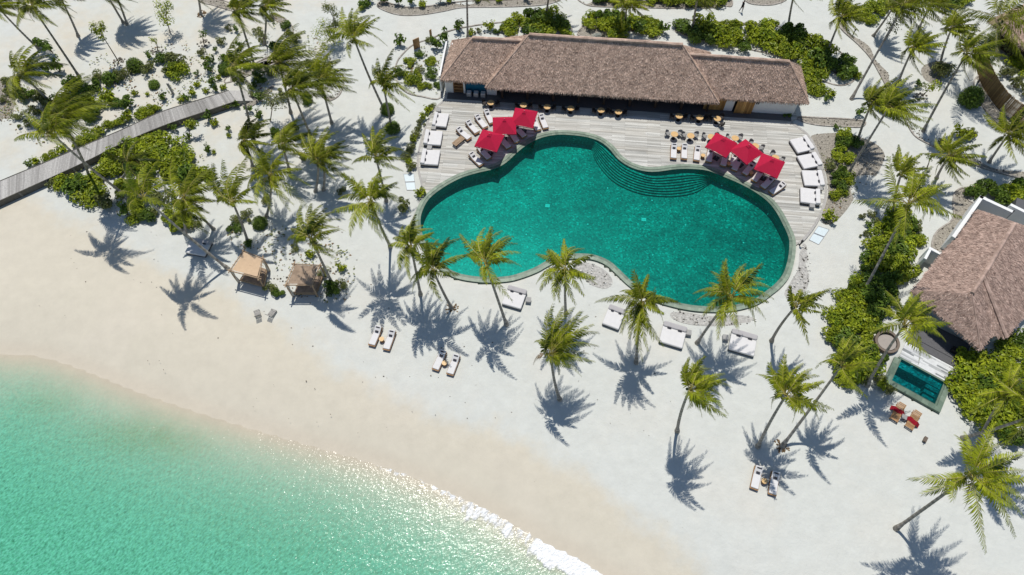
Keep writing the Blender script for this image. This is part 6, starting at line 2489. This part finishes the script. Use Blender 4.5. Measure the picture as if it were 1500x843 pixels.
# low scrub and leaf litter under the grove: nobody could count it
mb = MB()
rn = random.Random(44)
for area, dens in (([(330, 338), (400, 330), (470, 345), (520, 372), (520, 440), (480, 445), (410, 430), (395, 370), (340, 362)], 9), ([(150, 75), (300, 60), (345, 110), (330, 140), (240, 158), (150, 175), (100, 130)], 2.2),
                   ([(582, 110), (592, 80), (640, 60), (655, 75), (645, 140), (600, 134)], 5), ([(-4, 120), (40, 125), (140, 150), (150, 185), (60, 215), (-4, 180)], 6), ([(330, 85), (400, 20), (470, 60), (500, 110), (460, 150), (380, 140)], 4),
                   ([(80, 265), (200, 205), (300, 225), (315, 265), (280, 340), (200, 320), (110, 290)], 5), ([(1190, 204), (1240, 198), (1290, 215), (1285, 255), (1215, 320)], 4), ([(990, 45), (1120, 40), (1240, 90), (1245, 118), (1190, 130), (1150, 90)], 4),
                   ([(1215, 480), (1270, 370), (1335, 320), (1345, 370), (1300, 440), (1285, 540), (1240, 560)], 5)):
    P = [G(x, y) for x, y in area]
    x0, x1 = min(p.x for p in P), max(p.x for p in P)
    y0, y1 = min(p.y for p in P), max(p.y for p in P)
    n_ = int(abs(area2(P)) / 2 * dens)
    cl = [(rn.uniform(x0, x1), rn.uniform(y0, y1)) for _ in range(max(6, n_ // 16))]
    qx, qy = [], []
    for _ in range(n_):
        c = rn.choice(cl)
        qx.append(c[0] + rn.gauss(0, .7))
        qy.append(c[1] + rn.gauss(0, .7))
    ok = inside(np.array(qx), np.array(qy), P)
    for x, y, k in zip(qx, qy, ok):
        if not k:
            continue
        dry = rn.random() < .35
        s_ = rn.uniform(.07, .2)
        a = rn.uniform(0, 6.28)
        e, f = Vector((math.cos(a), math.sin(a), 0)) * s_, Vector((-math.sin(a), math.cos(a), 0)) * s_ * .5
        p = Vector((x, y, rn.uniform(.02, .05) if dry else rn.uniform(.04, .3)))
        mb.face([p - e, p - f + Vector((0, 0, .03)), p + e * 1.0 + Vector((0, 0, rn.uniform(-.02, .08))), p + f + Vector((0, 0, .03))], 1 if dry else 0, rn.random())
tag(mb.build('ground_cover', ['leaf_olive', 'dry_leaf']), 'low scrub leaves and dry litter on the sand under the palms', 'ground cover', kind='stuff')

# dry leaves and seaweed scraps strewn over the beach: nobody could count them
mb = MB()
rn = random.Random(15)
for k in range(170):
    x, y = rn.uniform(0, 1000), rn.uniform(290, 640)
    lim = np.interp(x, [0, 300, 600, 1000], [500, 585, 680, 830])
    if y > lim - 8:
        continue
    p = G(x, y)
    s = rn.choice((.04, .05, .06, .07, .1))
    a = rn.uniform(0, 6.28)
    if 20 < x and y > 200:
        e, f = Vector((math.cos(a), math.sin(a), 0)) * s, Vector((-math.sin(a), math.cos(a), 0)) * s * .6
        z = Vector((0, 0, .02))
        mb.face([p - e + z, p - f + z * 2, p + e + z, p + f + z * 2], 0, rn.random())
tag(mb.build('leaf_litter', ['mulch']), 'scattered dry leaf scraps on the beach sand', 'leaf litter', kind='stuff')


# ------------------------------------------------------------------ the walker on the upper path
def walker(px, heading):
    p = G(*px)
    V = [((0, 0, .95), .13), ((0, .01, 1.18), .14), ((0, .0, 1.38), .15), ((0, .01, 1.50), .055), ((0, .03, 1.60), .085), ((0, .035, 1.68), .09),
         ((.18, 0, 1.40), .06), ((.24, -.06, 1.14), .045), ((.22, .06, .92), .034), ((.22, .1, .84), .036),
         ((-.18, 0, 1.40), .06), ((-.24, .05, 1.14), .045), ((-.22, .2, .95), .034), ((-.22, .24, .88), .036),
         ((.09, 0, .88), .10), ((.10, .12, .50), .066), ((.10, .08, .10), .045), ((.10, .21, .04), .04),
         ((-.09, 0, .88), .10), ((-.10, -.06, .50), .066), ((-.10, -.26, .16), .045), ((-.10, -.16, .06), .04)]
    Ed = [(0, 1), (1, 2), (2, 3), (3, 4), (4, 5), (2, 6), (6, 7), (7, 8), (8, 9), (2, 10), (10, 11), (11, 12), (12, 13), (0, 14), (14, 15), (15, 16), (16, 17), (0, 18), (18, 19), (19, 20), (20, 21)]
    me = bpy.data.meshes.new('person')
    me.from_pydata([v[0] for v in V], Ed, [])
    o = bpy.data.objects.new('person', me)
    COL.objects.link(o)
    md = o.modifiers.new('Skin', 'SKIN')
    for i, (_, r) in enumerate(V):
        me.skin_vertices[0].data[i].radius = (r, r)
    me.skin_vertices[0].data[0].use_root = True
    s = o.modifiers.new('Sub', 'SUBSURF')
    s.levels = s.render_levels = 1
    dg = bpy.context.evaluated_depsgraph_get()
    m2 = bpy.data.meshes.new_from_object(o.evaluated_get(dg))
    o.modifiers.clear()
    o.data = m2
    m2.materials.clear()
    for n_ in ('dark_cloth', 'skin'):
        m2.materials.append(M[n_])
    for f in m2.polygons:
        c = f.center
        f.material_index = 1 if c.z > 1.47 or (abs(c.x) > .19 and c.z < 1.12 and c.z > .78) else 0
        f.use_smooth = True
    o.location = (p.x, p.y, .02)
    o.rotation_euler = (0, 0, heading)
    tag(o, 'person in dark clothes walking along the white path at the top', 'person')
    bm = bmesh.new()
    bmesh.ops.create_uvsphere(bm, u_segments=10, v_segments=8, radius=.105)
    for v in bm.verts:
        v.co = Vector((v.co.x, v.co.y * 1.05 + .015, max(v.co.z, -.02) + 1.66))
    hm = bpy.data.meshes.new('hair')
    bm.to_mesh(hm)
    bm.free()
    hm.materials.append(M['hair'])
    h = bpy.data.objects.new('hair', hm)
    COL.objects.link(h)
    h.parent = o


walker((1085, 18), R(-70))
